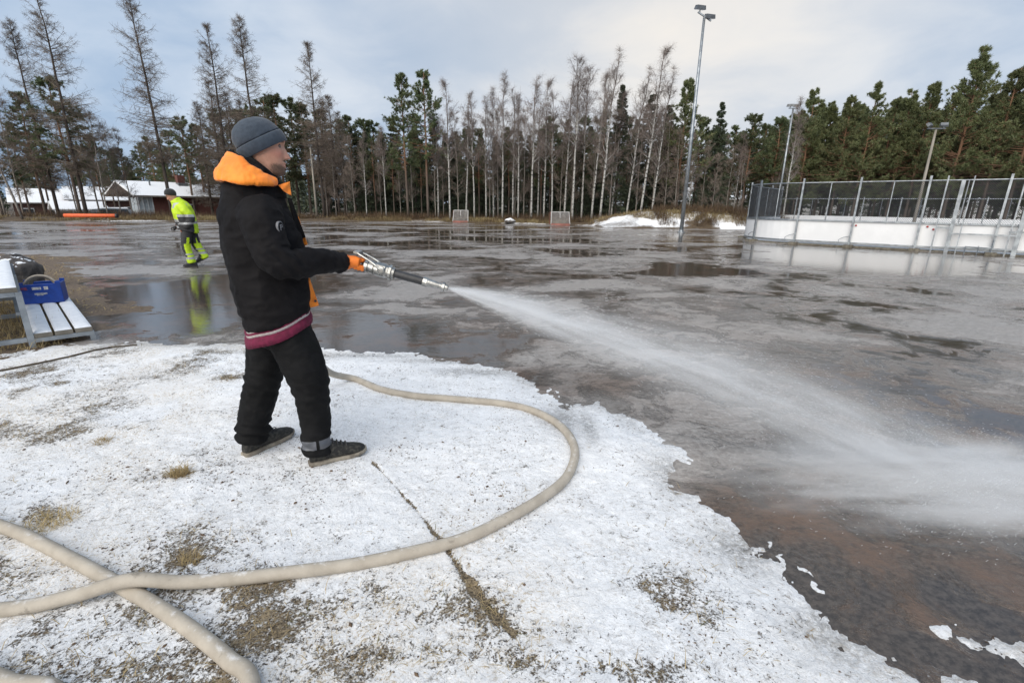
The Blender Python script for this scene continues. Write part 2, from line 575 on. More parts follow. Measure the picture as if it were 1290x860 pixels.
def attr_ground(name, bare1, bare2, bare3, snowc=(0.90, 0.91, 0.925)):
    """snow over bare soil; the mesh attribute cov says how much snow lies there, wet how soaked it is"""
    m = bpy.data.materials.new(name); m.use_nodes = True
    t = NT(m.node_tree)
    b = t.n('ShaderNodeBsdfPrincipled'); out = t.n('ShaderNodeOutputMaterial'); t.l(b.outputs[0], out.inputs[0])
    v = t.n('ShaderNodeTexCoord').outputs['Object']
    cov = t.n('ShaderNodeAttribute', attribute_name='cov').outputs['Fac']
    wet = t.n('ShaderNodeAttribute', attribute_name='wet').outputs['Fac']
    n1 = t.noise(v, 38, 8, 0.74, 0.7)
    n2 = t.noise(v, 7, 5, 0.6)
    n3 = t.noise(v, 120, 5, 0.7, 0.5)
    thr = t.math('ADD', t.math('ADD', t.math('MULTIPLY', n1, 0.50), t.math('MULTIPLY', n2, 0.16)), t.math('MULTIPLY', n3, 0.34))
    thr = t.math('ADD', t.math('MULTIPLY', t.math('SUBTRACT', thr, 0.5), 2.1), 0.5)
    d = t.math('SUBTRACT', t.math('ADD', t.math('MULTIPLY', cov, 0.72), 0.14), thr)
    sn = t.step(d, -0.05, 0.09)
    strands = t.noise(t.scaled(v, (1, 1, 1)), 60, 6, 0.75, 1.6)
    bare = t.mix(t.step(strands, 0.4, 0.62), bare1, bare2)
    bare = t.mix(t.math('MULTIPLY', t.step(n2, 0.5, 0.68), 0.5), bare, bare3)
    bare = t.mix(t.step(n3, 0.50, 0.62), bare, tuple(c * 0.45 for c in bare1))
    soak = t.mix(t.step(n3, 0.35, 0.65), (0.16, 0.155, 0.15), (0.45, 0.455, 0.46))
    sc_ = t.mix(t.step(t.noise(v, 13, 6, 0.6), 0.3, 0.7), tuple(c * 0.9 for c in snowc), snowc)
    sc_ = t.mix(t.math('MULTIPLY', wet, t.step(n1, 0.30, 0.62)), sc_, soak)
    mott = t.step(t.noise(v, 48, 8, 0.78, 1.2), 0.47, 0.66)
    zone = t.step(t.noise(v, 2.6, 5, 0.6), 0.34, 0.60, 0.22, 0.95)
    straw = t.n('ShaderNodeAttribute', attribute_name='straw').outputs['Fac']
    mf = t.math('MULTIPLY', t.math('MULTIPLY', mott, zone), t.math('ADD', 0.75, t.math('MULTIPLY', straw, 0.45)), clamp=True)
    sc_ = t.mix(mf, sc_, t.mix(straw, (0.36, 0.33, 0.295), (0.46, 0.36, 0.225)))
    sc_ = t.mix(t.math('MULTIPLY', straw, 0.14), sc_, (0.62, 0.52, 0.38))
    smud = t.math('MULTIPLY', t.step(t.noise(v, 17, 9, 0.78, 0.9), 0.565, 0.65), t.step(t.noise(v, 1.7, 4, 0.55), 0.38, 0.58, 0.50, 1.0))
    sc_ = t.mix(smud, sc_, t.mix(t.step(n1, 0.4, 0.6), (0.10, 0.085, 0.07), (0.27, 0.235, 0.195)))
    crumbs = t.step(t.noise(v, 120, 3, 0.6), 0.66, 0.72)
    sc_ = t.mix(t.math('MULTIPLY', crumbs, 0.35), sc_, bare1)
    col = t.mix(sn, bare, sc_)
    t.l(col, b.inputs['Base Color'])
    t.l(t.math('SUBTRACT', 0.78, t.math('MULTIPLY', wet, 0.4)), b.inputs['Roughness'])
    b.inputs['Specular IOR Level'].default_value = 0.35
    h = t.math('ADD', t.math('MULTIPLY', sn, 0.006), t.math('MULTIPLY', n1, 0.014))
    h = t.math('ADD', h, t.math('MULTIPLY', n3, 0.004))
    bn = t.n('ShaderNodeBump', i_Strength=0.9, i_Distance=1.0)
    t.l(h, bn.inputs['Height']); t.l(bn.outputs[0], b.inputs['Normal'])
    return m


SNOWY = attr_ground('snowy_turf', (0.075, 0.056, 0.038), (0.33, 0.26, 0.165), (0.36, 0.28, 0.17))
GRAVEL = attr_ground('gravel_bank', (0.06, 0.043, 0.031), (0.30, 0.225, 0.155), (0.15, 0.11, 0.08), (0.5, 0.5, 0.5))
FLOOR = attr_ground('forest_floor', (0.05, 0.036, 0.024), (0.16, 0.11, 0.065), (0.24, 0.18, 0.10))


def set_attr(me, name, arr):
    a = me.attributes.new(name, 'FLOAT', 'POINT')
    a.data.foreach_set('value', np.asarray(arr, np.float32).ravel())


def grid(xs, ys, zf):
    X, Y = np.meshgrid(xs, ys)
    Z = zf(X, Y)
    nx, ny = len(xs), len(ys)
    i = np.arange(nx * ny).reshape(ny, nx)
    q = np.stack([i[:-1, :-1], i[:-1, 1:], i[1:, 1:], i[1:, :-1]], -1).reshape(-1, 4)
    return np.stack([X, Y, Z], -1).reshape(-1, 3), q, X, Y, Z


# ------------------------------------------------------------------ the ground
EDGE = np.array([(-140, 20), (-60, 27.5), (-32, 33.0), (-20, 38.0), (-9.7, 40.7), (-3, 40.2), (3.4, 38.3), (6.7, 36.0), (10, 34.4),
                 (17, 33.6), (24, 35.5), (40, 38), (140, 42)])


def edge_y(x):
    return np.interp(x, EDGE[:, 0], EDGE[:, 1])


def mound(x, y):
    a = np.clip(1 - ((x - 13.6) / 7.6) ** 2, 0, 1) ** 0.7
    b = np.clip(1 - ((y - 36.8) / 3.0) ** 2, 0, 1) ** 0.8
    return 1.0 * a * b * (0.8 + 0.4 * fbm(x * 0.9, y * 0.9, 2.0))


def terrain(x, y):
    d = y - edge_y(x)
    z = -0.06 + 0.26 * sstep(d, -0.15, 1.5)
    z = z - 0.95 * sstep(d, 3, 16) * sstep(-x, 8, 22)
    z = z + (fbm(x * 0.8, y * 0.8, 1.0) - 0.5) * 0.16 * sstep(d, 0, 1)
    z = z + (fbm(x * 0.05, y * 0.05, 4.0) - 0.5) * 6.0 * sstep(d, 60, 200)
    return z + mound(x, y)


def axis(parts):
    return np.unique(np.concatenate([np.arange(a, b, s) for a, b, s in parts]).round(4))


xs = axis([(-900, -140, 60), (-140, -44, 4), (-44, 44, 0.45), (44, 140, 4), (140, 961, 60)])
ys = axis([(-300, -20, 40), (-20, 24, 4), (24, 50, 0.36), (50, 90, 2), (90, 400, 20), (400, 1501, 100)])
v, q, X, Y, Z = grid(xs, ys, terrain)
me = make_mesh('ground', v, q, True, [FLOOR])
d = Y - edge_y(X)
cov = 0.62 * sstep(0.75 - np.abs(d - 0.25), 0, 0.5) * sstep(fbm(X * 0.6, Y * 0.6, 7), 0.35, 0.6)
cov = np.maximum(cov, 0.36 * sstep(fbm(X * 0.25, Y * 0.25, 3), 0.5, 0.7) * sstep(d, 5, 9))
cov = np.maximum(cov, 0.34 * sstep(d, 14, 26))
mm = mound(X, Y)
cov = np.where(mm > 0.04, np.maximum((0.30 + 0.45 * fbm(X * 1.3, Y * 1.3, 8)) * sstep(10.8 - X + 2.0 * (fbm(X, Y, 5) - 0.5), -0.4, 0.9),
                                      0.62 * sstep(fbm(X * 0.9, Y * 1.2, 9), 0.5, 0.62)), cov)
cov = np.where((X > 6.5) & (X < 21) & (np.abs(d - 0.4) < 0.8), np.maximum(cov, 0.85 * sstep(fbm(X * 0.8, Y, 3), 0.36, 0.5)), cov)
set_attr(me, 'cov', cov); set_attr(me, 'wet', np.zeros_like(cov))
tag(link('ground', me), 'brown forest floor with dead grass and snow patches', None, None, 'structure')

# the flooded field: one sheet reaching just under the verge
xs = axis([(-140, 141, 2.0)]); ys = np.linspace(0, 1, 40)
X, T = np.meshgrid(xs, ys)
Y = -14 + (edge_y(X) + 1.0 + 14) * T
i = np.arange(X.size).reshape(X.shape)
q = np.stack([i[:-1, :-1], i[:-1, 1:], i[1:, 1:], i[1:, :-1]], -1).reshape(-1, 4)
me = make_mesh('ice_field', np.stack([X, Y, np.zeros_like(X)], -1).reshape(-1, 3), q, True, [WETICE])
tag(link('ice_field', me), 'wet flooded sports field freezing to grey ice', None, None, 'structure')

# the snowy turf the man stands on: a thin uneven sheet whose rim dips under the wet field
RIM = [G(*p)[:2] for p in [(-400, 436), (0, 434), (60, 433), (130, 431), (210, 430), (300, 432), (360, 436), (420, 441), (470, 444), (520, 444), (570, 452),
                           (625, 460), (660, 474), (690, 494), (722, 508), (752, 506), (790, 520), (835, 545), (862, 562), (852, 590),
                           (868, 612), (905, 640), (930, 668), (965, 690), (985, 715), (1030, 745), (1090, 790), (1150, 822), (1230, 850), (1320, 900)]]
POLY = [tuple(p) for p in RIM] + [(2.6, 0.3), (2.6, -1.0), (-12, -1.0)]
ISLE = G(1275, 822)[:2]
BARE = [  # pixel centre, radii in metres, strength: where straw and soil show through
    ((60, 660), (0.22, 0.10), 0.75), ((20, 545), (0.35, 0.16), 0.7), ((75, 555), (0.2, 0.12), 0.5), ((40, 605), (0.2, 0.12), 0.55),
    ((228, 600), (0.07, 0.06), 0.9), ((240, 640), (0.07, 0.04), 0.6), ((130, 800), (0.25, 0.12), 0.5), ((40, 720), (0.2, 0.1), 0.45),
    ((60, 850), (0.25, 0.12), 0.7), ((170, 840), (0.2, 0.1), 0.6), ((310, 690), (0.2, 0.12), 0.35), ((235, 710), (0.06, 0.05), 0.6),
    ((470, 835), (0.2, 0.08), 0.75), ((560, 830), (0.22, 0.08), 0.7), ((660, 840), (0.2, 0.06), 0.75), ((590, 765), (0.18, 0.1), 0.4),
    ((520, 790), (0.2, 0.1), 0.35), ((770, 850), (0.2, 0.05), 0.6), ((640, 690), (0.16, 0.1), 0.28), ((690, 800), (0.12, 0.05), 0.5),
    ((790, 740), (0.09, 0.05), 0.5), ((900, 800), (0.10, 0.05), 0.25), ((845, 850), (0.2, 0.04), 0.5), ((480, 760), (0.14, 0.08), 0.35),
    ((960, 830), (0.16, 0.06), 0.45), ((300, 640), (0.1, 0.08), 0.3), ((755, 640), (0.05, 0.03), 0.55), ((800, 670), (0.07, 0.05), 0.45),
    ((105, 700), (0.2, 0.1), 0.35), ((360, 800), (0.2, 0.12), 0.35), ((420, 770), (0.12, 0.08), 0.3), ((0, 480), (0.9, 0.2), 0.2),
    ((5, 432), (0.5, 0.18), 1.0), ((60, 427), (0.35, 0.15), 0.8), ((600, 525), (0.25, 0.12), 0.25), ((620, 545), (0.2, 0.08), 0.35),
    ((690, 570), (0.1, 0.1), 0.2), ((880, 690), (0.1, 0.1), 0.35), ((850, 620), (0.12, 0.1), 0.4), ((1020, 800), (0.12, 0.08), 0.35)]
RUT = [tuple(G(*p)[:2]) for p in [(470, 585), (490, 607), (520, 640), (548, 676), (585, 730), (615, 772), (648, 805)]]
WET = [(((708, 530)), (0.16, 0.28)), ((740, 540), (0.07, 0.3)), ((610, 470), (0.5, 0.12)), ((450, 448), (0.8, 0.1)), ((850, 600), (0.15, 0.25)), ((930, 690), (0.15, 0.2)),
       ((560, 455), (0.5, 0.1)), ((1060, 800), (0.2, 0.15)), ((200, 434), (1.2, 0.12))]
BAREW = [(G(*p)[:2], r, s) for p, r, s in BARE]
WETW = [(G(*p)[:2], r) for p, r in WET]


def turf(X, Y):
    ins = inside(X, Y, POLY)
    sd = np.minimum(seg_dist(X, Y, [tuple(p) for p in RIM]), 9) * np.where(ins, 1, -1)
    isl = 0.16 - np.hypot((X - ISLE[0]) * 0.7, (Y - ISLE[1]) * 1.2)
    sd = np.maximum(sd + 0.03, isl)
    bare = np.zeros_like(X)
    jit = 0.9 * (fbm(X * 7, Y * 7, 1.7, 4) - 0.5)
    for c, r, s in BAREW:
        e = np.hypot((X - c[0]) / (r[0] * 1.05), (Y - c[1]) / (r[1] * 1.2)) + jit
        bare = np.maximum(bare, s * np.exp(-np.maximum(e, 0) ** 2 * 1.6))
    rut = seg_dist(X, Y, RUT)
    rut = rut + 0.030 * (fbm(X * 14, Y * 14, 4.0, 3) - 0.5)
    rw = 0.007 + 0.007 * sstep(2.6 - Y, 0.0, 1.2)
    rutm = np.exp(-(rut / rw) ** 2) * sstep(fbm(X * 9, Y * 9, 2.5), 0.2, 0.45)
    wet = 0.85 * sstep(0.30 - sd, 0, 0.28) * sstep(fbm(X * 4, Y * 4, 8), 0.36, 0.6)
    for c, r in WETW:
        e = np.hypot((X - c[0]) / r[0], (Y - c[1]) / r[1])
        wet = np.maximum(wet, np.exp(-e * e))
    lump = fbm(X * 2.2, Y * 2.2, 1.0, 4)
    crisp = fbm(X * 16, Y * 16, 3.0, 4, 0.6)
    z = 0.013 * sstep(sd + 0.30 * (fbm(X * 5, Y * 5, 6.0, 5, 0.65) - 0.5) + 0.10 * (crisp - 0.5), -0.02, 0.16) - 0.0045
    z = z + (lump - 0.5) * 0.035 * sstep(sd, 0.05, 0.6) + (crisp - 0.5) * 0.013
    z = z + 0.015 * sstep(sd, 0.12, 0.5)
    z = np.where(sd > 0.3, np.maximum(z, 0.006 + (crisp - 0.5) * 0.008), z)
    z = z - 0.005 * rutm - 0.004 * bare - 0.006 * wet
    z = np.where(sd < -0.25, -0.03, z)
    cov = 0.74 - bare * 0.34 - rutm * 0.80 - 0.12 * sstep(lump, 0.48, 0.64) - 0.08 * wet - 0.19 * sstep(2.15 - Y, 0, 0.9) * (1 - sstep(X, 0.2, 0.8)) - 0.08 * sstep(-0.9 - X, 0, 1.2)
    cov = cov + 0.30 * sstep(fbm(X * 0.9 + 3, Y * 0.9, 2.0), 0.45, 0.62) - 0.20 * sstep(fbm(X * 3.1, Y * 3.9, 5.0, 4), 0.53, 0.68)
    cov = cov + 0.22 * sstep(0.5 - sd, 0, 0.5) + 0.12 * sstep(X, 0.0, 0.4) + 0.13 * sstep(-X, 2.2, 3.2)
    return z, np.clip(cov, 0, 1.05), wet, np.clip(bare + rutm, 0, 1), sd


xs = np.concatenate([np.arange(-11, -6.6, 0.06), np.arange(-6.6, -2.2, 0.022), np.arange(-2.2, 2.6, 0.0105)])
ys = np.concatenate([np.arange(-0.9, 0.95, 0.05), np.arange(0.95, 2.9, 0.0115), np.arange(2.9, 5.6, 0.02)])
ZZ = {}


def _z(X, Y):
    ZZ['r'] = turf(X, Y)
    return ZZ['r'][0]


v, q, X, Y, Z = grid(xs, ys, _z)
_, cov, wet, bare, sd = ZZ['r']
keep = (sd.ravel()[q].max(1) > -0.3)
me = make_mesh('snowy_turf', v, q[keep], True, [SNOWY])
set_attr(me, 'cov', cov); set_attr(me, 'wet', wet)
set_attr(me, 'straw', np.clip(np.maximum(sstep(2.35 - Y, 0, 1.0) * (1 - 0.7 * sstep(X, 0.3, 1.0)), 0.8 * sstep(-1.3 - X, 0, 1.2)) * sstep(fbm(X * 1.6, Y * 1.6, 12), 0.36, 0.58) * 1.2, 0, 1))
tag(link('snowy_turf', me), 'thin snow over dead turf at the rim of the wet field', None, None, 'structure')


def turf_z(x, y):
    return float(turf(np.array([x], float), np.array([y], float))[0][0])


# straw, grass and litter standing out of the snow
rng = np.random.RandomState(3)
STRAW = pm('straw', ((0.50, 0.39, 0.20), (0.33, 0.24, 0.115)), 0.7, 3.0, trans=0.25)
GREENG = pm('winter_grass', ((0.12, 0.13, 0.04), (0.20, 0.17, 0.07)), 0.7, 3.0, trans=0.25)
LITTER = pm('leaf_litter', ((0.055, 0.035, 0.022), (0.12, 0.075, 0.042)), 0.8, 5.0)


def blades(px, py, pz, L, wd, lean, mb, up=0.6):
    N = len(px)
    az = rng.rand(N) * 6.283
    el = np.clip(rng.normal(up, lean, N), 0.05, 1.5)
    d = np.stack([np.cos(az) * np.cos(el), np.sin(az) * np.cos(el), np.sin(el)], 1)
    s_ = np.stack([-np.sin(az), np.cos(az), np.zeros(N)], 1)
    p0 = np.stack([px, py, pz - 0.004], 1)
    p1 = p0 + d * (L * 0.55)[:, None]
    d2 = d.copy(); d2[:, 2] -= 0.55; d2 /= np.linalg.norm(d2, axis=1)[:, None]
    p2 = p1 + d2 * (L * 0.5)[:, None]
    p2[:, 2] = np.maximum(p2[:, 2], pz + 0.002)
    wv = s_ * wd[:, None]
    V = np.stack([p0 - wv, p0 + wv, p1 + wv * 0.8, p1 - wv * 0.8, p2], 1)
    b = (np.arange(N) * 5)[:, None]
    mb.add(V.reshape(-1, 3), np.array([[0, 1, 2, 3]]) + b, np.array([[3, 2, 4]]) + b)


N = 420000
px_, py_ = rng.uniform(-6.5, 2.4, N), rng.uniform(0.9, 5.2, N)
z_, c_, w_, b_, s_ = turf(px_, py_)
pr = np.clip(b_ - 0.20, 0, 1) ** 1.3 * 0.75 + np.clip(0.82 - c_, 0, 1) * 0.34 + 0.004
pr *= np.clip(2.6 / np.maximum(py_, 1), 0.3, 1.4) * (s_ > 0.05)
k = rng.rand(N) < pr * 0.62
k2 = k & (rng.rand(N) < 0.10)
k1 = k & ~k2
for kk, nm, mt, lab in ((k1, 'dead_grass', STRAW, 'dry yellow straw poking through the thin snow'), (k2, 'winter_grass', GREENG, 'sparse dull green grass blades in the thin snow')):
    mb = MB(); n = int(kk.sum())
    blades(px_[kk], py_[kk], z_[kk], rng.uniform(0.02, 0.075, n), rng.uniform(0.0006, 0.0015, n), 0.35, mb, 0.35)
    tag(mb.build(nm, mt), lab, 'grass', None, 'stuff')
# tall tuft by the left foot and rank grass under the bleachers
mb = MB()
for (u, v_), n, r, L in (((228, 603), 260, 0.05, 0.09), ((66, 662), 300, 0.10, 0.07), ((240, 712), 120, 0.04, 0.06), ((130, 560), 120, 0.05, 0.06)):
    c = G(u, v_)
    a, rr = rng.rand(n) * 6.283, r * np.sqrt(rng.rand(n))
    x, y = c[0] + np.cos(a) * rr, c[1] + np.sin(a) * rr
    blades(x, y, turf(x, y)[0], rng.uniform(0.4, 1, n) * L, np.full(n, 0.0012), 0.3, mb, 0.75)
n = 9000
x, y = rng.uniform(-8.5, -4.75, n), rng.uniform(4.45, 6.9, n)
ac = (x + 4.87) * 0.687 + (y - 4.60) * 0.727; al = -(x + 4.87) * 0.727 + (y - 4.60) * 0.687
k = (fbm(x * 1.5, y * 1.5, 2) > 0.36) & (ac < 0.42) & (al > -0.1)
x, y = x[k], y[k]; n = len(x)
blades(x, y, np.zeros(n), rng.uniform(0.05, 0.22, n), np.full(n, 0.003), 0.4, mb, 0.8)
tag(mb.build('grass_tufts', STRAW), 'longer dry grass in tufts and under the bleachers', 'grass', None, 'stuff')
# litter: crumbs of bark, leaves and small clods on the snow
N = 60000
px_, py_ = rng.uniform(-5, 2.2, N), rng.uniform(0.95, 4.9, N)
z_, c_, w_, b_, s_ = turf(px_, py_)
cl = fbm(px_ * 3, py_ * 3, 11)
k = (rng.rand(N) < (0.04 + 0.5 * sstep(cl, 0.55, 0.7) + 0.25 * b_) * np.clip(2.4 / py_, 0.2, 1)) & (s_ > 0.04)
px_, py_, z_ = px_[k], py_[k], z_[k]
n = len(px_)
sz = rng.uniform(0.0012, 0.0048, n) * np.where(rng.rand(n) < 0.03, 2.4, 1)
base = np.array([[1, 0, 0], [0, 1, 0], [-1, 0, 0], [0, -1, 0], [0, 0, 0.6]])
a = rng.rand(n) * 6.283
R2 = np.stack([np.stack([np.cos(a), -np.sin(a)], 1), np.stack([np.sin(a), np.cos(a)], 1)], 1)
asp = rng.uniform(0.4, 1.6, n)
V = base[None] * sz[:, None, None] * np.stack([asp, 1 / asp, np.ones(n)], 1)[:, None]
V[:, :, :2] = np.einsum('nij,nkj->nki', R2, V[:, :, :2])
V += np.stack([px_, py_, z_ + 0.0015], 1)[:, None]
mb = MB(); mb.add(V.reshape(-1, 3), None, (np.array([[0, 1, 4], [1, 2, 4], [2, 3, 4], [3, 0, 4]])[None] + (np.arange(n) * 5)[:, None, None]).reshape(-1, 3))
tag(mb.build('litter', LITTER), 'dark crumbs of bark, leaf and clods scattered on the snow', 'litter', None, 'stuff')

# brown gravel bank along the left of the field
GL = [(-3.5, 4.7), (-4.0, 5.6), (-5.0, 7.0), (-7.0, 8.6), (-9.5, 11.0), (-12, 13.5), (-17, 15.5), (-30, 17.5), (-60, 19)]
GP = GL + [(-60, 2), (-3.5, 2)]


def bank(X, Y):
    sd = seg_dist(X, Y, GL) * np.where(inside(X, Y, GP), 1, -1)
    z = -0.012 + 0.030 * sstep(sd + 2.6 * (fbm(X * 0.7, Y * 0.9, 2, 5, 0.6) - 0.5), -0.6, 2.2) + 0.016 * (fbm(X * 5, Y * 5, 3, 4, 0.6) - 0.5)
    z = z + 0.05 * sstep(sd, 2.5, 8)
    ZZ['b'] = sd
    return np.where(sd < -1.5, -0.03, z)


xs = axis([(-60, -14, 0.5), (-14, -2.5, 0.045)]); ys = axis([(4.2, 14.5, 0.045), (14.5, 22, 0.3)])
v, q, X, Y, Z = grid(xs, ys, bank)
keep = (ZZ['b'].ravel()[q].max(1) > -1.6)
me = make_mesh('gravel_bank', v, q[keep], True, [GRAVEL])
set_attr(me, 'cov', np.clip(0.16 + 0.3 * (fbm(X * 0.8, Y * 0.8, 5) - 0.5), 0, 1)); set_attr(me, 'wet', np.zeros_like(X))
tag(link('gravel_bank', me), 'brown gravel bank littered with straw beside the flooded field', None, None, 'structure')

# straw and pebbles strewn on the bank
n = 26000
x = -3.2 - 11 * rng.rand(n) ** 1.3; y = rng.uniform(4.6, 14.5, n)
z = bank(x, y)
k = (z > 0.004) & (fbm(x * 1.3, y * 1.3, 4) > 0.40)
x, y, z = x[k], y[k], z[k]; n = len(x)
mb = MB(); blades(x, y, z, rng.uniform(0.04, 0.16, n), rng.uniform(0.003, 0.007, n), 0.2, mb, 0.14)
tag(mb.build('bank_straw', STRAW), 'flattened straw strewn over the gravel bank', 'grass', None, 'stuff')

# dead bracken and grass along the far verge and on the mound
BRUSH = pm('dead_brush', ((0.15, 0.095, 0.05), (0.075, 0.048, 0.03)), 0.85, 1.5, trans=0.2)
VERGE = pm('verge_grass', ((0.33, 0.26, 0.13), (0.21, 0.15, 0.08)), 0.8, 0.8, trans=0.2)
n = 60000
x = rng.uniform(-44, 40, n); dd = rng.gamma(1.6, 0.55, n) + 0.45
y = edge_y(x) + dd
k = (fbm(x * 0.5, y * 0.5, 3) > 0.40)
x, y, dd = x[k], y[k], dd[k]
mb = MB(); n = len(x)
blades(x, y, terrain(x, y), rng.uniform(0.10, 0.34, n), np.full(n, 0.010), 0.3, mb, 1.0)
tag(mb.build('verge_grass', VERGE), 'pale dry grass along the far rim of the field', 'grass', None, 'stuff')
n = 90000
x = rng.uniform(-44, 42, n); y = edge_y(x) + 1.2 + 15 * rng.rand(n) ** 1.6
k = (fbm(x * 0.35, y * 0.35, 6) > 0.47) & ~((x > 6) & (x < 10.4) & (y < 38))
x2 = rng.uniform(10.2, 21, 15000); y2 = rng.uniform(34.0, 39, 15000)
k2 = (mound(x2, y2) > 0.15) & (fbm(x2 * 0.8, y2 * 0.8, 9) < 0.56)
x, y = np.concatenate([x[k], x2[k2]]), np.concatenate([y[k], y2[k2]])
mb = MB(); n = len(x)
blades(x, y, terrain(x, y), rng.uniform(0.2, 0.75, n), np.full(n, 0.009), 0.35, mb, 1.05)
tag(mb.build('dead_brush', BRUSH), 'brown dead bracken and brush under the trees', 'brush', None, 'stuff')

# ------------------------------------------------------------------ trees
BARK_B = None


def birch_bark():
    m = bpy.data.materials.new('birch_bark'); m.use_nodes = True
    t = NT(m.node_tree)
    b = t.n('ShaderNodeBsdfPrincipled', i_Roughness=0.75); out = t.n('ShaderNodeOutputMaterial'); t.l(b.outputs[0], out.inputs[0])
    v = t.n('ShaderNodeTexCoord').outputs['Object']
    sp = t.n('ShaderNodeSeparateXYZ'); t.l(v, sp.inputs[0])
    bands = t.noise(t.scaled(v, (5, 5, 9)), 1.0, 5, 0.65, 0.4)
    blot = t.noise(t.scaled(v, (6, 6, 2.0)), 1.0, 5, 0.7)
    col = t.mix(t.step(bands, 0.53, 0.60), (0.38, 0.37, 0.345), (0.05, 0.045, 0.04))
    col = t.mix(t.step(blot, 0.56, 0.68), col, (0.10, 0.09, 0.08))
    low = t.math('ADD', sp.outputs[2], t.math('MULTIPLY', t.noise(v, 2.0, 3), 1.2))
    col = t.mix(t.step(low, 1.1, 0.3), col, (0.07, 0.06, 0.052))
    col = t.mix(t.step(low, 7.5, 10.0), col, (0.13, 0.10, 0.085))
    t.l(col, b.inputs['Base Color'])
    return m


BIRCHM = birch_bark()
TWIG = pm('birch_twig', ((0.215, 0.175, 0.155), (0.155, 0.125, 0.112)), 0.85, 2.0, rnd=0.15)
ALDERB = pm('grey_bark', ((0.27, 0.24, 0.21), (0.17, 0.15, 0.13)), 0.85, 5, stretch=(3, 3, 1), bump=0.01, rnd=0.15)
ALDERT = pm('brown_twig', ((0.235, 0.188, 0.155), (0.165, 0.13, 0.108)), 0.85, 2.0, rnd=0.15)
LARCHB = pm('larch_bark', ((0.075, 0.058, 0.046), (0.04, 0.032, 0.027)), 0.9, 6, stretch=(3, 3, 1), bump=0.012)
LARCHT = pm('larch_twig', ((0.185, 0.148, 0.115), (0.13, 0.102, 0.082)), 0.9, 2.0, rnd=0.12)


def pine_bark():
    m = bpy.data.materials.new('pine_bark'); m.use_nodes = True
    t = NT(m.node_tree)
    b = t.n('ShaderNodeBsdfPrincipled', i_Roughness=0.85); out = t.n('ShaderNodeOutputMaterial'); t.l(b.outputs[0], out.inputs[0])
    v = t.n('ShaderNodeTexCoord').outputs['Object']
    sp = t.n('ShaderNodeSeparateXYZ'); t.l(v, sp.inputs[0])
    n = t.noise(t.scaled(v, (8, 8, 2.5)), 1.0, 5, 0.7)
    c1 = t.mix(n, (0.05, 0.04, 0.034), (0.16, 0.125, 0.10))
    c2 = t.mix(n, (0.16, 0.085, 0.05), (0.27, 0.15, 0.085))
    t.l(t.mix(t.step(sp.outputs[2], 2.5, 6.0), c1, c2), b.inputs['Base Color'])
    return m


PINEB = pine_bark()
PINEN = pm('pine_needles', ((0.085, 0.115, 0.055), (0.135, 0.155, 0.07)), 0.6, 0.9, rnd=0.22, trans=0.15)
PINEN2 = pm('olive_needles', ((0.105, 0.125, 0.055), (0.155, 0.165, 0.07)), 0.6, 0.9, rnd=0.22, trans=0.15)
SPRN = pm('spruce_needles', ((0.050, 0.070, 0.042), (0.085, 0.102, 0.056)), 0.6, 0.9, rnd=0.2, trans=0.1)


def unit(v):
    return v / (np.linalg.norm(v, axis=-1, keepdims=True) + 1e-9)


def curve_branches(rs, o, d, L, droop, k=5, wob=0.12):
    """N branch centre lines as (N,k+1,3)"""
    N = len(o)
    P = np.zeros((N, k + 1, 3)); P[:, 0] = o
    dd = d.copy()
    for i in range(k):
        P[:, i + 1] = P[:, i] + dd * (L / k)[:, None]
        dd = unit(dd + np.array([0, 0, 1.0]) * np.asarray(droop).reshape(-1, 1) / k + rs.normal(0, wob, (N, 3)))
    return P


def along(rs, P, n, lo=0.15, hi=1.0):
    """n points on each curve: positions (N*n,3), tangents, parameter"""
    N, k = P.shape[0], P.shape[1] - 1
    t = np.sort(rs.uniform(lo, hi, (N, n)), 1) * k
    i = np.clip(t.astype(int), 0, k - 1); f = (t - i)[..., None]
    a = P[np.arange(N)[:, None], i]; b = P[np.arange(N)[:, None], i + 1]
    return (a + (b - a) * f).reshape(-1, 3), unit(b - a).reshape(-1, 3), (t / k).ravel()


def seg_chain(mb, P, r0, r1, n=3):
    k = P.shape[1] - 1
    r0 = np.broadcast_to(r0, (len(P),)); r1 = np.broadcast_to(r1, (len(P),))
    for i in range(k):
        mb.segs(P[:, i], P[:, i + 1], r0 + (r1 - r0) * i / k, r0 + (r1 - r0) * (i + 1) / k, n)


def trunk_path(rs, h, wob, n=14, lean=0.0):
    z = np.linspace(0, 1, n) ** 0.9 * h
    x = np.cumsum(rs.normal(0, wob, n)) * np.linspace(0, 1, n); y = np.cumsum(rs.normal(0, wob, n)) * np.linspace(0, 1, n)
    p = np.stack([x - x[0] + lean * z, y - y[0], z], 1)
    p[0] = 0
    p[0, 2] = -0.15
    return p


def trunk_at(p, z):
    return np.stack([np.interp(z, p[:, 2], p[:, 0]), np.interp(z, p[:, 2], p[:, 1]), z], 1)


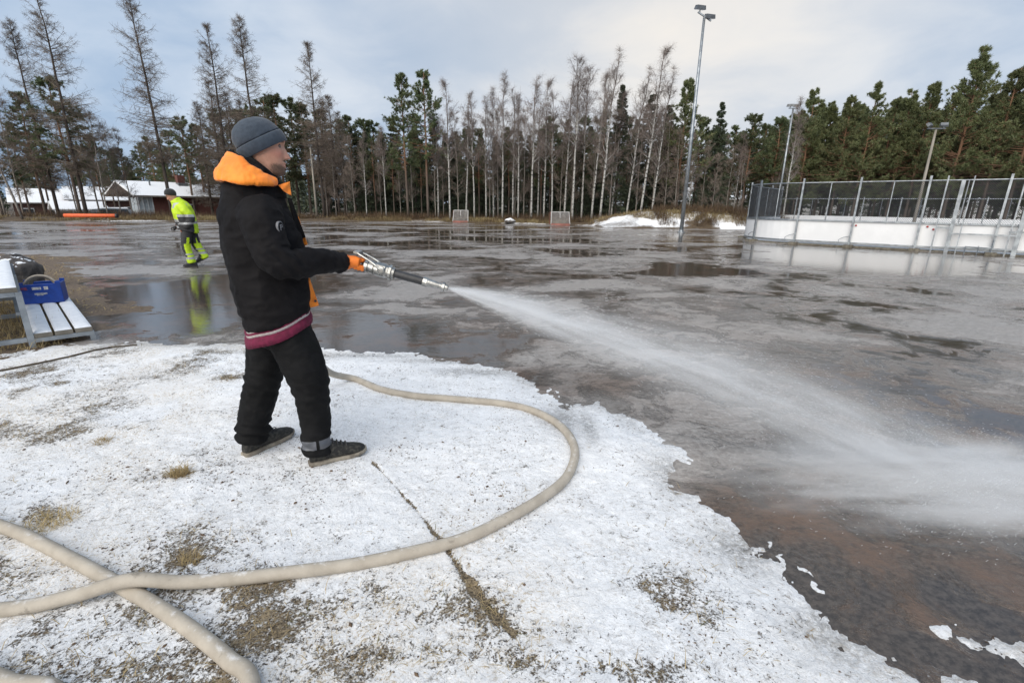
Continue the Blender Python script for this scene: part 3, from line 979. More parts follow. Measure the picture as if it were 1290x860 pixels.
def bare_tree(seed, h, r, lo, nb, ang, spread, sub, ter, droop, tr, bm_, tm_, wob=0.05, fork=False):
    """a leafless broadleaf: trunk and a crown of branches, limbs and twigs"""
    rs = np.random.RandomState(seed)
    tp = trunk_path(rs, h, wob)
    t = MB(); t.tube(tp, r * (1 - np.linspace(0, 1, len(tp))) ** 0.8 + 0.008, 8)
    c = MB()
    z = lo * h + (h * 0.985 - lo * h) * np.sort(rs.rand(nb)) ** 1.05
    o = trunk_at(tp, z)
    az = rs.rand(nb) * 6.283
    f = (z / h - lo) / (1 - lo)
    L = h * spread * (1.0 - 0.72 * f) * rs.uniform(0.6, 1.25, nb) * np.clip(0.45 + 2.2 * f, 0.45, 1)
    el = ang + rs.normal(0, 0.16, nb) + 0.35 * f
    d = np.stack([np.cos(az) * np.cos(el), np.sin(az) * np.cos(el), np.sin(el)], 1)
    P = curve_branches(rs, o, d, L, np.full(nb, 0.30), 6, 0.10)
    br = r * 0.30 * (1.1 - 0.8 * f)
    seg_chain(t, P[:, :4], br, br * 0.55, 4)
    seg_chain(c, P[:, 3:], br * 0.55, np.full(nb, 0.005), 3)
    o2, t2, p2 = along(rs, P, sub, 0.2, 1.0)
    N2 = len(o2)
    d2 = unit(t2 + rs.normal(0, 0.55, (N2, 3)) + np.array([0, 0, 0.12]))
    L2 = np.repeat(L, sub) * rs.uniform(0.18, 0.45, N2) * (1.15 - 0.5 * p2)
    P2 = curve_branches(rs, o2, d2, L2, np.full(N2, droop), 3, 0.12)
    seg_chain(c, P2, 0.0068, 0.0036, 3)
    o3, t3, p3 = along(rs, P2, ter, 0.2, 1.0)
    N3 = len(o3)
    d3 = unit(t3 + rs.normal(0, 0.6, (N3, 3)) + np.array([0, 0, droop * 0.8]))
    L3 = rs.uniform(0.18, 0.55, N3) * tr
    P3 = curve_branches(rs, o3, d3, L3, np.full(N3, droop * 1.4), 2, 0.1)
    seg_chain(c, P3, 0.0040, 0.0022, 3)
    return t.mesh('trunk', bm_, True), c.mesh('crown', tm_)


def larch(seed, h, r, lo, nb, spread):
    rs = np.random.RandomState(seed)
    tp = trunk_path(rs, h, 0.03)
    t = MB(); t.tube(tp, r * (1 - np.linspace(0, 1, len(tp))) ** 0.85 + 0.012, 8)
    c = MB()
    z = lo * h + (h * 0.99 - lo * h) * np.sort(rs.rand(nb)) ** 1.3
    f = (z / h - lo) / (1 - lo)
    o = trunk_at(tp, z); az = rs.rand(nb) * 6.283
    L = h * spread * ((1 - f) ** 0.75 * 0.9 + 0.07) * rs.uniform(0.45, 1.2, nb) * np.clip(0.35 + f * 3.0, 0.35, 1)
    el = 0.02 + 0.75 * f ** 2 + rs.normal(0, 0.14, nb)
    d = np.stack([np.cos(az) * np.cos(el), np.sin(az) * np.cos(el), np.sin(el)], 1)
    P = curve_branches(rs, o, d, L, np.full(nb, 0.32) - 0.3 * (f < 0.5), 5, 0.07)
    seg_chain(c, P, 0.010 + 0.014 * (1 - f), np.full(nb, 0.005), 3)
    sub = 12
    o2, t2, p2 = along(rs, P, sub, 0.12, 1.0); N2 = len(o2)
    d2 = unit(t2 * 0.7 + rs.normal(0, 0.6, (N2, 3)) + np.array([0, 0, -0.25]))
    L2 = np.repeat(L, sub) * rs.uniform(0.12, 0.36, N2)
    P2 = curve_branches(rs, o2, d2, L2, np.full(N2, -0.1), 2, 0.1)
    seg_chain(c, P2, 0.0050, 0.003, 3)
    o3, t3, p3 = along(rs, P2, 5, 0.2, 1.0); N3 = len(o3)
    d3 = unit(t3 + rs.normal(0, 0.7, (N3, 3)))
    c.segs(o3, o3 + d3 * rs.uniform(0.08, 0.26, N3)[:, None], 0.0034, 0.0022, 3)
    return t.mesh('trunk', LARCHB, True), c.mesh('crown', LARCHT)


def needle_tris(rs, o, ax, n, L, wd, cone=1.0):
    """n needle-bunch triangles round each twig point"""
    o = np.repeat(o, n, 0); ax = np.repeat(ax, n, 0)
    N = len(o)
    d = unit(ax * cone + rs.normal(0, 0.62, (N, 3)))
    s_ = unit(np.cross(d, rs.normal(0, 1, (N, 3))))
    ln = L * rs.uniform(0.6, 1.25, N)[:, None]
    return np.stack([o - s_ * wd, o + s_ * wd, o + d * ln], 1)


def pine(seed, h, r, lo, nb, spread, dense=1.0, nm=None, shape=0.55):
    rs = np.random.RandomState(seed)
    tp = trunk_path(rs, h, 0.035)
    t = MB(); t.tube(tp, r * (1 - np.linspace(0, 1, len(tp))) ** 0.75 + 0.015, 8)
    c = MB(); c.mi = 0
    f = np.sort(rs.rand(nb)) ** 0.9
    z = lo * h + (h * 0.985 - lo * h) * f
    o = trunk_at(tp, z); az = rs.rand(nb) * 6.283
    prof = np.clip(np.clip(f * 4 + 0.35, 0, 1) * (1 - f) ** shape, 0.07, 1)
    L = h * spread * prof * rs.uniform(0.5, 1.25, nb) + 0.2
    el = 0.08 + 0.7 * f ** 1.4 + rs.normal(0, 0.17, nb)
    d = np.stack([np.cos(az) * np.cos(el), np.sin(az) * np.cos(el), np.sin(el)], 1)
    P = curve_branches(rs, o, d, L, np.full(nb, 0.25), 5, 0.12)
    seg_chain(t, P, 0.014 + 0.03 * (1 - f), np.full(nb, 0.008), 4)
    # some dead branch stubs under the crown
    zs = rs.uniform(0.2, lo + 0.1, 14) * h; a2 = rs.rand(14) * 6.283
    os_ = trunk_at(tp, zs)
    t.segs(os_, os_ + np.stack([np.cos(a2), np.sin(a2), rs.uniform(-0.2, 0.5, 14)], 1) * rs.uniform(0.2, 0.9, 14)[:, None], 0.012, 0.005, 3)
    sub = 7
    o2, t2, p2 = along(rs, P, sub, 0.3, 1.0); N2 = len(o2)
    d2 = unit(t2 + rs.normal(0, 0.55, (N2, 3)) + np.array([0, 0, 0.15]))
    L2 = np.repeat(L, sub) * rs.uniform(0.12, 0.34, N2) + 0.12
    P2 = curve_branches(rs, o2, d2, L2, np.full(N2, 0.3), 2, 0.1)
    c.mi = 1
    seg_chain(c, P2, 0.007, 0.004, 3)
    c.mi = 0
    o3, t3, p3 = along(rs, P2, 3, 0.3, 1.0)
    o3 = o3 + rs.normal(0, 0.03, o3.shape)
    c.tris(needle_tris(rs, o3, t3, int(13 * dense), 0.20, 0.021, 0.7))
    o4, t4, _ = along(rs, P[:, 3:], 5, 0.1, 1.0)
    c.tris(needle_tris(rs, o4, t4, int(13 * dense), 0.20, 0.021, 0.8))
    return t.mesh('trunk', PINEB, True), c.mesh('crown', [nm or PINEN, PINEB])


def spruce(seed, h, r, lo, nb, spread, power=0.9):
    rs = np.random.RandomState(seed)
    tp = trunk_path(rs, h, 0.015)
    t = MB(); t.tube(tp, r * (1 - np.linspace(0, 1, len(tp))) ** 0.9 + 0.012, 8)
    c = MB()
    f = np.sort(rs.rand(nb)) ** 0.95
    z = lo * h + (h * 0.985 - lo * h) * f
    o = trunk_at(tp, z); az = rs.rand(nb) * 6.283
    L = h * spread * ((1 - f) ** power + 0.03) * rs.uniform(0.6, 1.15, nb)
    el = -0.25 + 0.75 * f + rs.normal(0, 0.1, nb)
    d = np.stack([np.cos(az) * np.cos(el), np.sin(az) * np.cos(el), np.sin(el)], 1)
    P = curve_branches(rs, o, d, L, np.full(nb, 0.18), 4, 0.05)
    c.mi = 1; seg_chain(c, P, 0.014, 0.006, 3); c.mi = 0
    sub = 11
    o2, t2, p2 = along(rs, P, sub, 0.1, 1.0); N2 = len(o2)
    side = unit(np.cross(t2, np.array([0, 0, 1.0]))) * np.where(rs.rand(N2) < 0.5, 1, -1)[:, None]
    d2 = unit(t2 * 0.7 + side * 0.8 + np.array([0, 0, -0.35]) + rs.normal(0, 0.2, (N2, 3)))
    L2 = np.repeat(L, sub) * (1.1 - p2) * 0.42 + 0.10
    P2 = curve_branches(rs, o2, d2, L2, np.full(N2, -0.2), 2, 0.06)
    o3, t3, _ = along(rs, P2, 4, 0.0, 1.0)
    c.tris(needle_tris(rs, o3, t3, 5, 0.16, 0.022, 0.9))
    c.tris(needle_tris(rs, o2, t2, 5, 0.16, 0.022, 0.9))
    return t.mesh('trunk', LARCHB, True), c.mesh('crown', [SPRN, LARCHB])


# models, each about 12 m; an individual is scaled to the height the photograph gives it
HM = 12.0
KIND = {
    'birch': [bare_tree(100 + i, HM, 0.085, lo, 36, 0.85, 0.20, 11, 7, -0.30, 1.0, BIRCHM, TWIG) for i, lo in enumerate((0.34, 0.42, 0.30, 0.38, 0.46, 0.26))],
    'alder': [bare_tree(200 + i, HM, 0.062, 0.16, 46, 0.62, 0.21, 11, 7, 0.12, 1.0, ALDERB, ALDERT, 0.07) for i in range(5)],
    'larch': [larch(300 + i, HM, 0.105, lo, 205, 0.215) for i, lo in enumerate((0.20, 0.15, 0.26))],
    'pine': [pine(400 + i, HM, 0.105, lo, nb, sp) for i, (lo, nb, sp) in enumerate(((0.42, 70, 0.19), (0.34, 80, 0.2), (0.46, 64, 0.18), (0.36, 76, 0.16)))],
    'bushpine': [pine(450 + i, HM, 0.115, lo, nb, 0.25, 1.1, PINEN2, 0.85) for i, (lo, nb) in enumerate(((0.20, 130), (0.26, 115), (0.16, 135), (0.24, 120)))],
    'spruce': [spruce(500 + i, HM, 0.10, 0.05, 210, sp) for i, sp in enumerate((0.19, 0.22, 0.17))],
}
COUNT = {}
TR = random.Random(11)
TREEINFO = {  # name, label, category, group
    'birch': ('birch_tree', 'slender bare birch with white patchy bark', 'tree', 'bare birches'),
    'alder': ('alder_tree', 'thin bare grey-brown tree with fine twigs', 'tree', 'bare brown trees'),
    'larch': ('larch_tree', 'tall bare larch with dark straight trunk and fine level branches', 'tree', 'bare larches left of the field'),
    'pine': ('pine_tree', 'green pine with bare lower trunk', 'tree', 'pines'),
    'bushpine': ('pine_tree', 'dense olive green pine branched almost to the ground', 'tree', 'dense pines'),
    'spruce': ('spruce_tree', 'narrow dark pointed spruce', 'tree', 'dark spruces'),
}


def zone(x, y):
    a = math.degrees(math.atan2(x, y))
    for lim, ph in ((-37.5, 'at the far left behind the bleachers'), (-27, 'behind the brick house'), (-14.5, 'behind the short lamp post'), (-6.0, 'left of the goals'),
                    (5.5, 'between the two goals'), (13, 'beside the snowy mound'), (25.5, 'near the tallest lamp post'), (33, 'behind the rink corner')):
        if a < lim:
            return ph
    return 'behind the long side of the rink'


def plant(kind, x, y, h, label=None, rz=None, wide=1.0, tilt=None, model=None):
    models = KIND[kind]
    i = COUNT.get(kind, 0); COUNT[kind] = i + 1
    tm, cm = models[(i if model is None else model) % len(models)]
    nm, lab, cat, grp = TREEINFO[kind]
    zn = zone(x, y)
    lab, grp = lab.split(' | ')[0] + ', ' + zn, grp + ' ' + zn
    o = thing(nm, label or lab, cat, (x, y, float(terrain(np.array([x]), np.array([y]))[0])), TR.random() * 6.28 if rz is None else rz,
              None if label else grp)
    if tilt:
        o.rotation_euler = (tilt[0], tilt[1], 0)
    s_ = h / HM
    o.scale = (s_ * wide, s_ * wide, s_)
    link('trunk', tm, o); link('crown', cm, o)
    return o


def top_at(kind, u, v, y, label=None, **kw):
    """a tree whose tip is seen at pixel (u, v), standing at depth y"""
    p = AT(u, v, y)
    z0 = float(terrain(np.array([p[0]]), np.array([y]))[0])
    return plant(kind, p[0], y, p[2] - z0, label, **kw)


# tall bare larches on the left
top_at('larch', 44, -14, 36.0, 'tallest bare larch, its tip above the orange beam', wide=0.95)
top_at('larch', 14, 26, 37.5, 'bare larch rising just behind the leaning bare tree', wide=0.95)
top_at('larch', 166, -12, 38.5, 'bare larch standing alone in front of the red brick house', wide=0.9)
top_at('larch', 259, 28, 43.0, 'bare larch behind the red brick house, left of a twin', wide=0.9)
top_at('larch', 303, 22, 43.0, 'bare larch rising right above the dark beanie of the man', wide=1.0)
top_at('larch', 388, 52, 43.0, 'bare larch beside the short lamp post', wide=0.95)
for u, v, y in ((262, 100, 47), (285, 118, 48), (415, 120, 46), (300, 125, 50), (246, 128, 50), (400, 128, 50), (425, 140, 48)):
    top_at('larch', u, v, y, 'shorter brown bare larch in the wood behind the brick house', wide=1.25)['group'] = 'shorter larches behind the house'
# left group
top_at('pine', 62, 100, 37.0, 'broad pine with sparse snow-dusted crown among the bare larches', wide=1.3, model=1)
top_at('pine', 20, 118, 40.0, 'spreading pine at the left end of the wood', wide=1.25, model=3)
top_at('pine', 112, 172, 46.0)
lean = plant('alder', AT(28, 280, 33.5)[0], 33.6, 8.5, 'thick bare tree leaning beside the orange beam', tilt=(0.05, -0.16), wide=1.5)
for u, v, y in ((108, 142, 36.5), (128, 152, 39), (95, 130, 40), (146, 165, 41), (-10, 120, 38), (-40, 100, 36), (70, 150, 42)):
    top_at('alder', u, v, y, wide=1.25)
for u, v, y in ((150, 188, 62), (186, 174, 60), (210, 166, 60), (226, 150, 56), (243, 158, 58), (172, 184, 64), (130, 190, 62), (90, 180, 60), (40, 170, 58),
                (10, 160, 56), (-30, 150, 54), (-60, 130, 50), (200, 190, 64)):
    top_at('pine', u, v, y, wide=1.2)
for u, v, y in ((330, 126, 52), (345, 122, 50), (362, 126, 54), (378, 132, 52), (440, 148, 50), (456, 152, 52), (318, 136, 54), (428, 152, 54), (470, 155, 54),
                (300, 140, 56), (275, 140, 58), (404, 140, 58)):
    top_at('pine', u, v, y, wide=1.25)
# two taller pines and named trees of the middle
top_at('pine', 506, 95, 43.5, 'tall slender pine, left of a close pair rising above the bare wood', model=3)
top_at('pine', 533, 91, 43.0, 'tall slender pine, right of a close pair rising above the bare wood', model=0)
top_at('spruce', 786, 106, 43.0, 'tall pointed spruce standing between the leaning birches', wide=0.95, model=0)
for u, v, y in ((822, 118, 45), (590, 158, 47), (606, 166, 49), (640, 160, 50), (560, 168, 50), (690, 158, 50), (715, 150, 51), (745, 158, 50),
                (668, 170, 48), (845, 132, 45), (480, 165, 49), (520, 158, 50), (495, 150, 52), (460, 165, 48), (625, 172, 47), (770, 165, 49), (545, 155, 52),
                (575, 165, 53), (655, 165, 53), (705, 168, 53), (805, 150, 50), (730, 172, 46), (760, 150, 53), (838, 150, 50), (448, 170, 50)):
    top_at('spruce', u, v, y, wide=1.25)
# birches at the edge: pixel of tip, depth, sometimes leaning
for u, v, y, tl in ((563, 106, 41.5, 0.0), (596, 128, 42, 0), (634, 100, 41.5, 0.0), (673, 96, 41, 0.01), (730, 72, 40.2, 0.0), (768, 70, 39.5, 0.05),
                    (824, 62, 38.8, 0.07), (700, 118, 42, 0), (612, 128, 43, 0), (648, 112, 43.5, 0), (755, 92, 41, 0.05), (836, 92, 40.5, 0.06), (690, 104, 43, 0),
                    (585, 118, 43.5, 0.02), (655, 126, 42, -0.02), (718, 96, 42.5, 0.02), (742, 84, 43, 0.0), (802, 92, 41.5, 0.08), (780, 118, 42.5, 0.04),
                    (548, 128, 43.8, 0), (622, 118, 45, 0), (681, 128, 45, 0), (480, 160, 42.6, 0.0), (455, 170, 42.8, 0.02)):
    top_at('birch', u - 597 * tl * 0.0, v, y, tilt=(0, tl, 0) if tl else None)
for u, v, y in ((440, 172, 43), (468, 162, 43.6), (492, 168, 43), (515, 150, 44.5), (528, 165, 43.4), (545, 150, 44), (575, 142, 44.4), (603, 150, 42.8), (617, 145, 43.6),
                (628, 138, 44.8), (642, 150, 43), (662, 140, 44.6), (684, 150, 42.6), (696, 135, 44.9), (710, 148, 43), (725, 140, 43.8), (738, 135, 44.6), (752, 142, 42),
                (765, 128, 43.6), (776, 140, 42), (795, 135, 43), (812, 128, 42), (832, 140, 41.5), (848, 150, 41), (500, 172, 45.6), (556, 160, 45.6), (588, 150, 45.9),
                (650, 155, 46.5), (705, 155, 46.3), (670, 160, 46.8), (735, 160, 46.9), (790, 150, 46.2), (475, 178, 46), (430, 180, 44.6), (415, 170, 43.4), (404, 178, 44.8), (860, 165, 40.5)):
    if int(u) % 3:
        top_at('alder', u, v, y, wide=1.0)
    else:
        top_at('pine', u, v + 14, y + 3.5, wide=1.0)
# right: pines and spruces behind the mound and the rink
top_at('bushpine', 868, 103, 42.0, 'tall olive pine right behind the tallest lamp post', model=1)
top_at('spruce', 912, 128, 43.0, 'pointed spruce between the two steel lamp posts', wide=1.0, model=1)
for u, v, y in ((885, 150, 45), (930, 160, 44), (950, 146, 43), (845, 160, 46), (900, 165, 48), (968, 158, 46), (985, 150, 42)):
    top_at('pine', u, v, y, wide=1.25)
top_at('bushpine', 1240, 63, 34.0, 'tallest dense pine, behind the right part of the rink', model=0)
for u, v, y in ((1028, 116, 41), (1012, 140, 43), (1046, 132, 42), (1074, 124, 39), (1106, 108, 38), (1130, 124, 39), (1150, 116, 37.5), (1178, 108, 36.5), (1208, 118, 37),
                (1284, 86, 33), (1262, 110, 36), (1325, 70, 32), (1375, 80, 31), (1425, 60, 31), (1090, 138, 44), (1060, 148, 46), (1160, 138, 42), (1220, 135, 41), (1195, 140, 44),
                (1120, 148, 46), (998, 158, 47), (1270, 130, 40), (1310, 120, 38), (1500, 60, 30)):
    top_at('bushpine', u, v, y)
for u, v, y in ((870, 190, 39.6), (905, 195, 40.2), (940, 190, 41), (1000, 190, 44), (925, 185, 42), (960, 200, 43), (985, 190, 41), (893, 180, 41.5), (915, 175, 43)):
    top_at('alder', u, v, y)
for u, v, y in ((878, 170, 41), (937, 170, 42.2), (1010, 130, 34.5), (1330, 130, 36)):
    top_at('birch', u, v, y)
for k in range(18):
    top_at('bushpine', 985 + k * 21 + TR.uniform(-8, 8), 138 - k * 1.2 + TR.uniform(-10, 14), 43 - k * 0.35 + TR.uniform(-1, 2), wide=1.25)
# the wood closes behind
for k in range(56):
    u = 410 + (k * 37.7) % 900 + TR.uniform(-8, 8)
    y = TR.uniform(52, 66)
    vt = (178 if u < 860 else 165) + TR.uniform(-10, 14)
    top_at('spruce' if TR.random() < 0.6 else 'pine', u, vt, y, wide=1.35)

# a far wood that reads as one mass beyond the trees one can tell apart
rs = np.random.RandomState(21)
mb = MB()
n = 420
x = rs.uniform(-150, 160, n); y = rs.uniform(70, 120, n)
k = ~((x < -22) & (x > -75) & (y < 84))
x, y = x[k], y[k]
for xx, yy in zip(x, y):
    h = rs.uniform(6.0, 10.0) * (0.8 + yy / 300)
    m = 240
    f = rs.rand(m) ** 0.8
    a = rs.rand(m) * 6.283; r = h * 0.2 * (1.02 - f) * np.sqrt(rs.rand(m))
    o = np.stack([xx + np.cos(a) * r, yy + np.sin(a) * r, -1 + f * h], 1)
    mb.tris(needle_tris(rs, o, np.tile([0, 0, -0.3], (m, 1)), 1, 0.9, 0.22, 1.0))
tag(mb.build('far_wood', SPRN), 'distant dark conifer wood closing the view behind the trees', 'wood', None, 'stuff')

# ------------------------------------------------------------------ the rink
RS, RD, RN, RR = np.array([11.95, 20.85]), np.array([0.741, -0.671]), np.array([0.671, 0.741]), 2.5   # start, along, inward, corner radius
RC = RS + RN * RR


def rink_pt(t):
    """plan position at t metres along the near side; negative t runs round the corner and along the end"""
    q_ = RR * math.pi / 2
    if t >= 0:
        return RS + RD * t
    if t > -q_:
        a = -t / RR
        return RC - RN * RR * math.cos(a) - RD * RR * math.sin(a)
    return RC - RD * RR + RN * (-t - q_)


def rink_out(t):
    q_ = RR * math.pi / 2
    if t >= 0:
        return -RN
    if t > -q_:
        a = -t / RR
        return -RN * math.cos(a) - RD * math.sin(a)
    return -RD


def p3(xy, z):
    return np.array([xy[0], xy[1], z])


rink = thing('hockey_rink', 'outdoor rink with white boards, steel posts and high wire netting', 'ice rink', (RS[0], RS[1], 0))
rink_inv = Matrix.Translation((-RS[0], -RS[1], 0))


def rpart(mb, name, mats, parent=None, smooth=False):
    o = mb.build(name, mats, parent or rink, smooth)
    o.data.transform(rink_inv)
    return o


def strip(mb, ts, z0, z1, off, th):
    """upright sheet following the rink line"""
    secs = [(rink_pt(t) + rink_out(t) * off, rink_out(t)) for t in ts]
    V = []
    for p, n in secs:
        a, b = p, p + n * th
        V += [p3(a, z0), p3(b, z0), p3(b, z1), p3(a, z1)]
    m = len(secs)
    q_ = [[i * 4 + j, i * 4 + (j + 1) % 4, i * 4 + 4 + (j + 1) % 4, i * 4 + 4 + j] for i in range(m - 1) for j in range(4)]
    q_ += [[3, 2, 1, 0], [m * 4 - 4, m * 4 - 3, m * 4 - 2, m * 4 - 1]]
    mb.add(V, q_)


BT, FT = 0.99, 2.50
joints = [-9.5, -7.5, -5.5, -3.9, -1.7, 0.15, 2.1, 4.15, 6.2, 8.25, 10.3, 12.35, 14.4]
for a, b in zip(joints[:-1], joints[1:]):
    mb = MB(); n = 1 if a >= 0 else 6
    strip(mb, np.linspace(a + 0.006, b - 0.006, n + 1), 0.10, BT - 0.03, 0, 0.03)
    rpart(mb, 'board', WHITEB)
mb = MB(); strip(mb, np.concatenate([np.linspace(-9.5, 0, 40), [14.4]]), BT - 0.03, BT + 0.03, -0.025, 0.10); rpart(mb, 'cap_rail', GALV)
tt = np.concatenate([np.linspace(-9.5, 0, 40), [14.4]])
mb = MB(); mb.tube([p3(rink_pt(t) + rink_out(t) * 0.05, FT - 0.03) for t in tt], 0.024, 6); rpart(mb, 'top_rail', GALV)
mb = MB(); strip(mb, tt, 0.13, 0.18, 0.036, 0.045); rpart(mb, 'lower_rail', GALV)
mb = MB(); strip(mb, tt, 0.0, 0.045, 0.03, 0.05); rpart(mb, 'kick_rail', CONC)
for i, t in enumerate(joints):
    p, n = rink_pt(t), rink_out(t)
    mb = MB(); mb.beam(p3(p + n * 0.115, 0.0), p3(p + n * 0.115, FT + 0.14), 0.065, 0.065, up=(n[0], n[1], 0)); post = rpart(mb, 'post', GALV)
    mb = MB(); mb.box(p3(p + n * 0.20, 0.035), (0.42, 0.30, 0.09), rz=math.atan2(n[1], n[0])); rpart(mb, 'post_foot', CONC, post)
    if i + 1 < len(joints):
        tm = (t + joints[i + 1]) / 2
        p2, n2 = rink_pt(tm), rink_out(tm)
        mb = MB(); mb.tube([p3(p2 + n2 * 0.05, BT - 0.05), p3(p2 + n2 * 0.05, FT - 0.03)], 0.02, 6); rpart(mb, 'fence_post', GALV)
    if i in (3, 4, 5, 6):   # bent brace by the post
        e = RD if t > 0 else np.array([n[1], -n[0]]) * -1
        q0 = p + n * 0.15
        mb = MB(); mb.tube([p3(q0, 0.42), p3(q0 - e * 0.22, 0.36), p3(q0 - e * 0.36, 0.27), p3(q0 - e * 0.38, 0.03)], 0.013, 5); rpart(mb, 'brace', GALV)
# wire netting: real crossing wires
WIRE = pm('galvanised_wire', ((0.06, 0.065, 0.07), (0.04, 0.043, 0.047)), 0.6, 4, metal=0.3)
mb = MB()
hN = FT - BT - 0.06
for sg in (1, -1):
    T0 = np.arange(-9.5 - hN, 14.4, 0.062)
    A, B = [], []
    m = 3
    for t0 in T0:
        for j in range(m):
            z0, z1 = BT + 0.03 + hN * j / m, BT + 0.03 + hN * (j + 1) / m
            ta = t0 + hN * j / m; tb = t0 + hN * (j + 1) / m
            if sg < 0:
                ta, tb = t0 + hN - hN * j / m, t0 + hN - hN * (j + 1) / m
            if min(ta, tb) < -9.5 or max(ta, tb) > 14.4:
                continue
            A.append(p3(rink_pt(ta) + rink_out(ta) * 0.05, z0)); B.append(p3(rink_pt(tb) + rink_out(tb) * 0.05, z1))
    mb.segs(A, B, 0.0058, 0.0058, 3)
tag(rpart(mb, 'netting', WIRE), None, None, None, 'stuff')


def t_of(u, lo=-1.0, hi=14.0):
    f = lambda t: (lambda c: 645 + F * c[0] / -c[2])(_Rm.T @ (p3(rink_pt(t), 0) - _O))
    for _ in range(40):
        m_ = (lo + hi) / 2
        if f(m_) < u:
            lo = m_
        else:
            hi = m_
    return lo


tg = t_of(1172); tg2 = t_of(1191); tg3 = t_of(1275)
for t, wd, tp in ((tg, 0.045, FT + 0.12), (tg2, 0.11, FT - 0.02), (t_of(1203), 0.035, FT + 0.1), (tg3, 0.12, FT - 0.02), (t_of(1264), 0.04, FT + 0.05)):
    p, n = rink_pt(t), rink_out(t)
    mb = MB(); mb.beam(p3(p + n * 0.19, 0.0), p3(p + n * 0.19, tp), wd, 0.05, up=(n[0], n[1], 0)); rpart(mb, 'gate_post', GALV)
for a, b, z in ((tg, tg2, 0.86), (tg2, tg3, 0.66), (tg2, tg3, 0.20), (t_of(1262), tg3 + 0.5, 0.78)):
    mb = MB(); mb.beam(p3(rink_pt(a) + rink_out(a) * 0.2, z), p3(rink_pt(b) + rink_out(b) * 0.2, z), 0.04, 0.05); rpart(mb, 'gate_bar', GALV)
a, b = t_of(1214), t_of(1246)
oo = rink_out(1) * 0.32
for s0, s1 in ((p3(rink_pt(a) + oo, 0.25), p3(rink_pt(b) + oo, 0.23)), (p3(rink_pt(a) + oo, 0.0), p3(rink_pt(a) + oo, 0.26)), (p3(rink_pt(b) + oo, 0.0), p3(rink_pt(b) + oo, 0.50)), (p3(rink_pt((a + b) / 2) + oo, 0.0), p3(rink_pt((a + b) / 2) + oo, 0.28))):
    mb = MB(); mb.tube([s0, s1], 0.016, 5); rpart(mb, 'step_rail', GALV)
for u, v in ((1068, 284), (1073, 284), (1161, 285.5), (1169, 289)):
    t = t_of(u)
    q0 = rink_pt(t) + rink_out(t) * 0.034
    z = AT(u, v, q0[1])[2]
    mb = MB(); mb.lathe(p3(q0, z), p3(rink_out(t), 0), [(0, 0.035), (0.02, 0.035), (0.03, 0.02)], 10); rpart(mb, 'reflector', REDB)
# far boards and fence of the same rink, seen through the netting
W = 16.0
f0, f1 = RS + RN * W - RD * 5.5, RS + RN * W + RD * 14
nb = 10
for i in range(nb):
    a = f0 + (f1 - f0) * i / nb; b = f0 + (f1 - f0) * (i + 1) / nb
    mb = MB(); mb.beam(p3(a + RD * 0.006, 0.54), p3(b - RD * 0.006, 0.54), 0.05, 0.88); rpart(mb, 'board', WHITEB)
    mb = MB(); mb.beam(p3(a, 0), p3(a, 2.2), 0.06, 0.06, up=(RN[0], RN[1], 0)); rpart(mb, 'post', GALV)
    c = (a + b) / 2
    mb = MB(); mb.tube([p3(c, 0.98), p3(c, 2.1)], 0.018, 5); rpart(mb, 'fence_post', GALV)
mb = MB(); mb.tube([p3(f0, 2.1), p3(f1, 2.1)], 0.022, 5); rpart(mb, 'top_rail', GALV)
RICE = pm('rink_ice', ((0.55, 0.57, 0.60), (0.42, 0.44, 0.47)), 0.35, 0.8)
mb = MB()
ii = [rink_pt(t) - rink_out(t) * 0.03 for t in np.linspace(-9.5, 0, 20)] + [rink_pt(14.4), RS + RN * W + RD * 14.4, f0]
ii = [p3(p, 0.012) for p in ii]
cen = np.mean(ii, 0)
mb.add(np.array(ii + [cen]), None, [[i, (i + 1) % len(ii), len(ii)] for i in range(len(ii))])
tag(mb.build('rink_ice', RICE), 'pale ice inside the rink boards', None, None, 'structure')

# ------------------------------------------------------------------ lamp posts, goals, beam
LAMPG = pm('lamp_housing', ((0.17, 0.18, 0.19), (0.11, 0.115, 0.12)), 0.45, 6, metal=0.4)
LENS = pm('lamp_lens', (0.65, 0.68, 0.70), 0.15, spec=0.7)


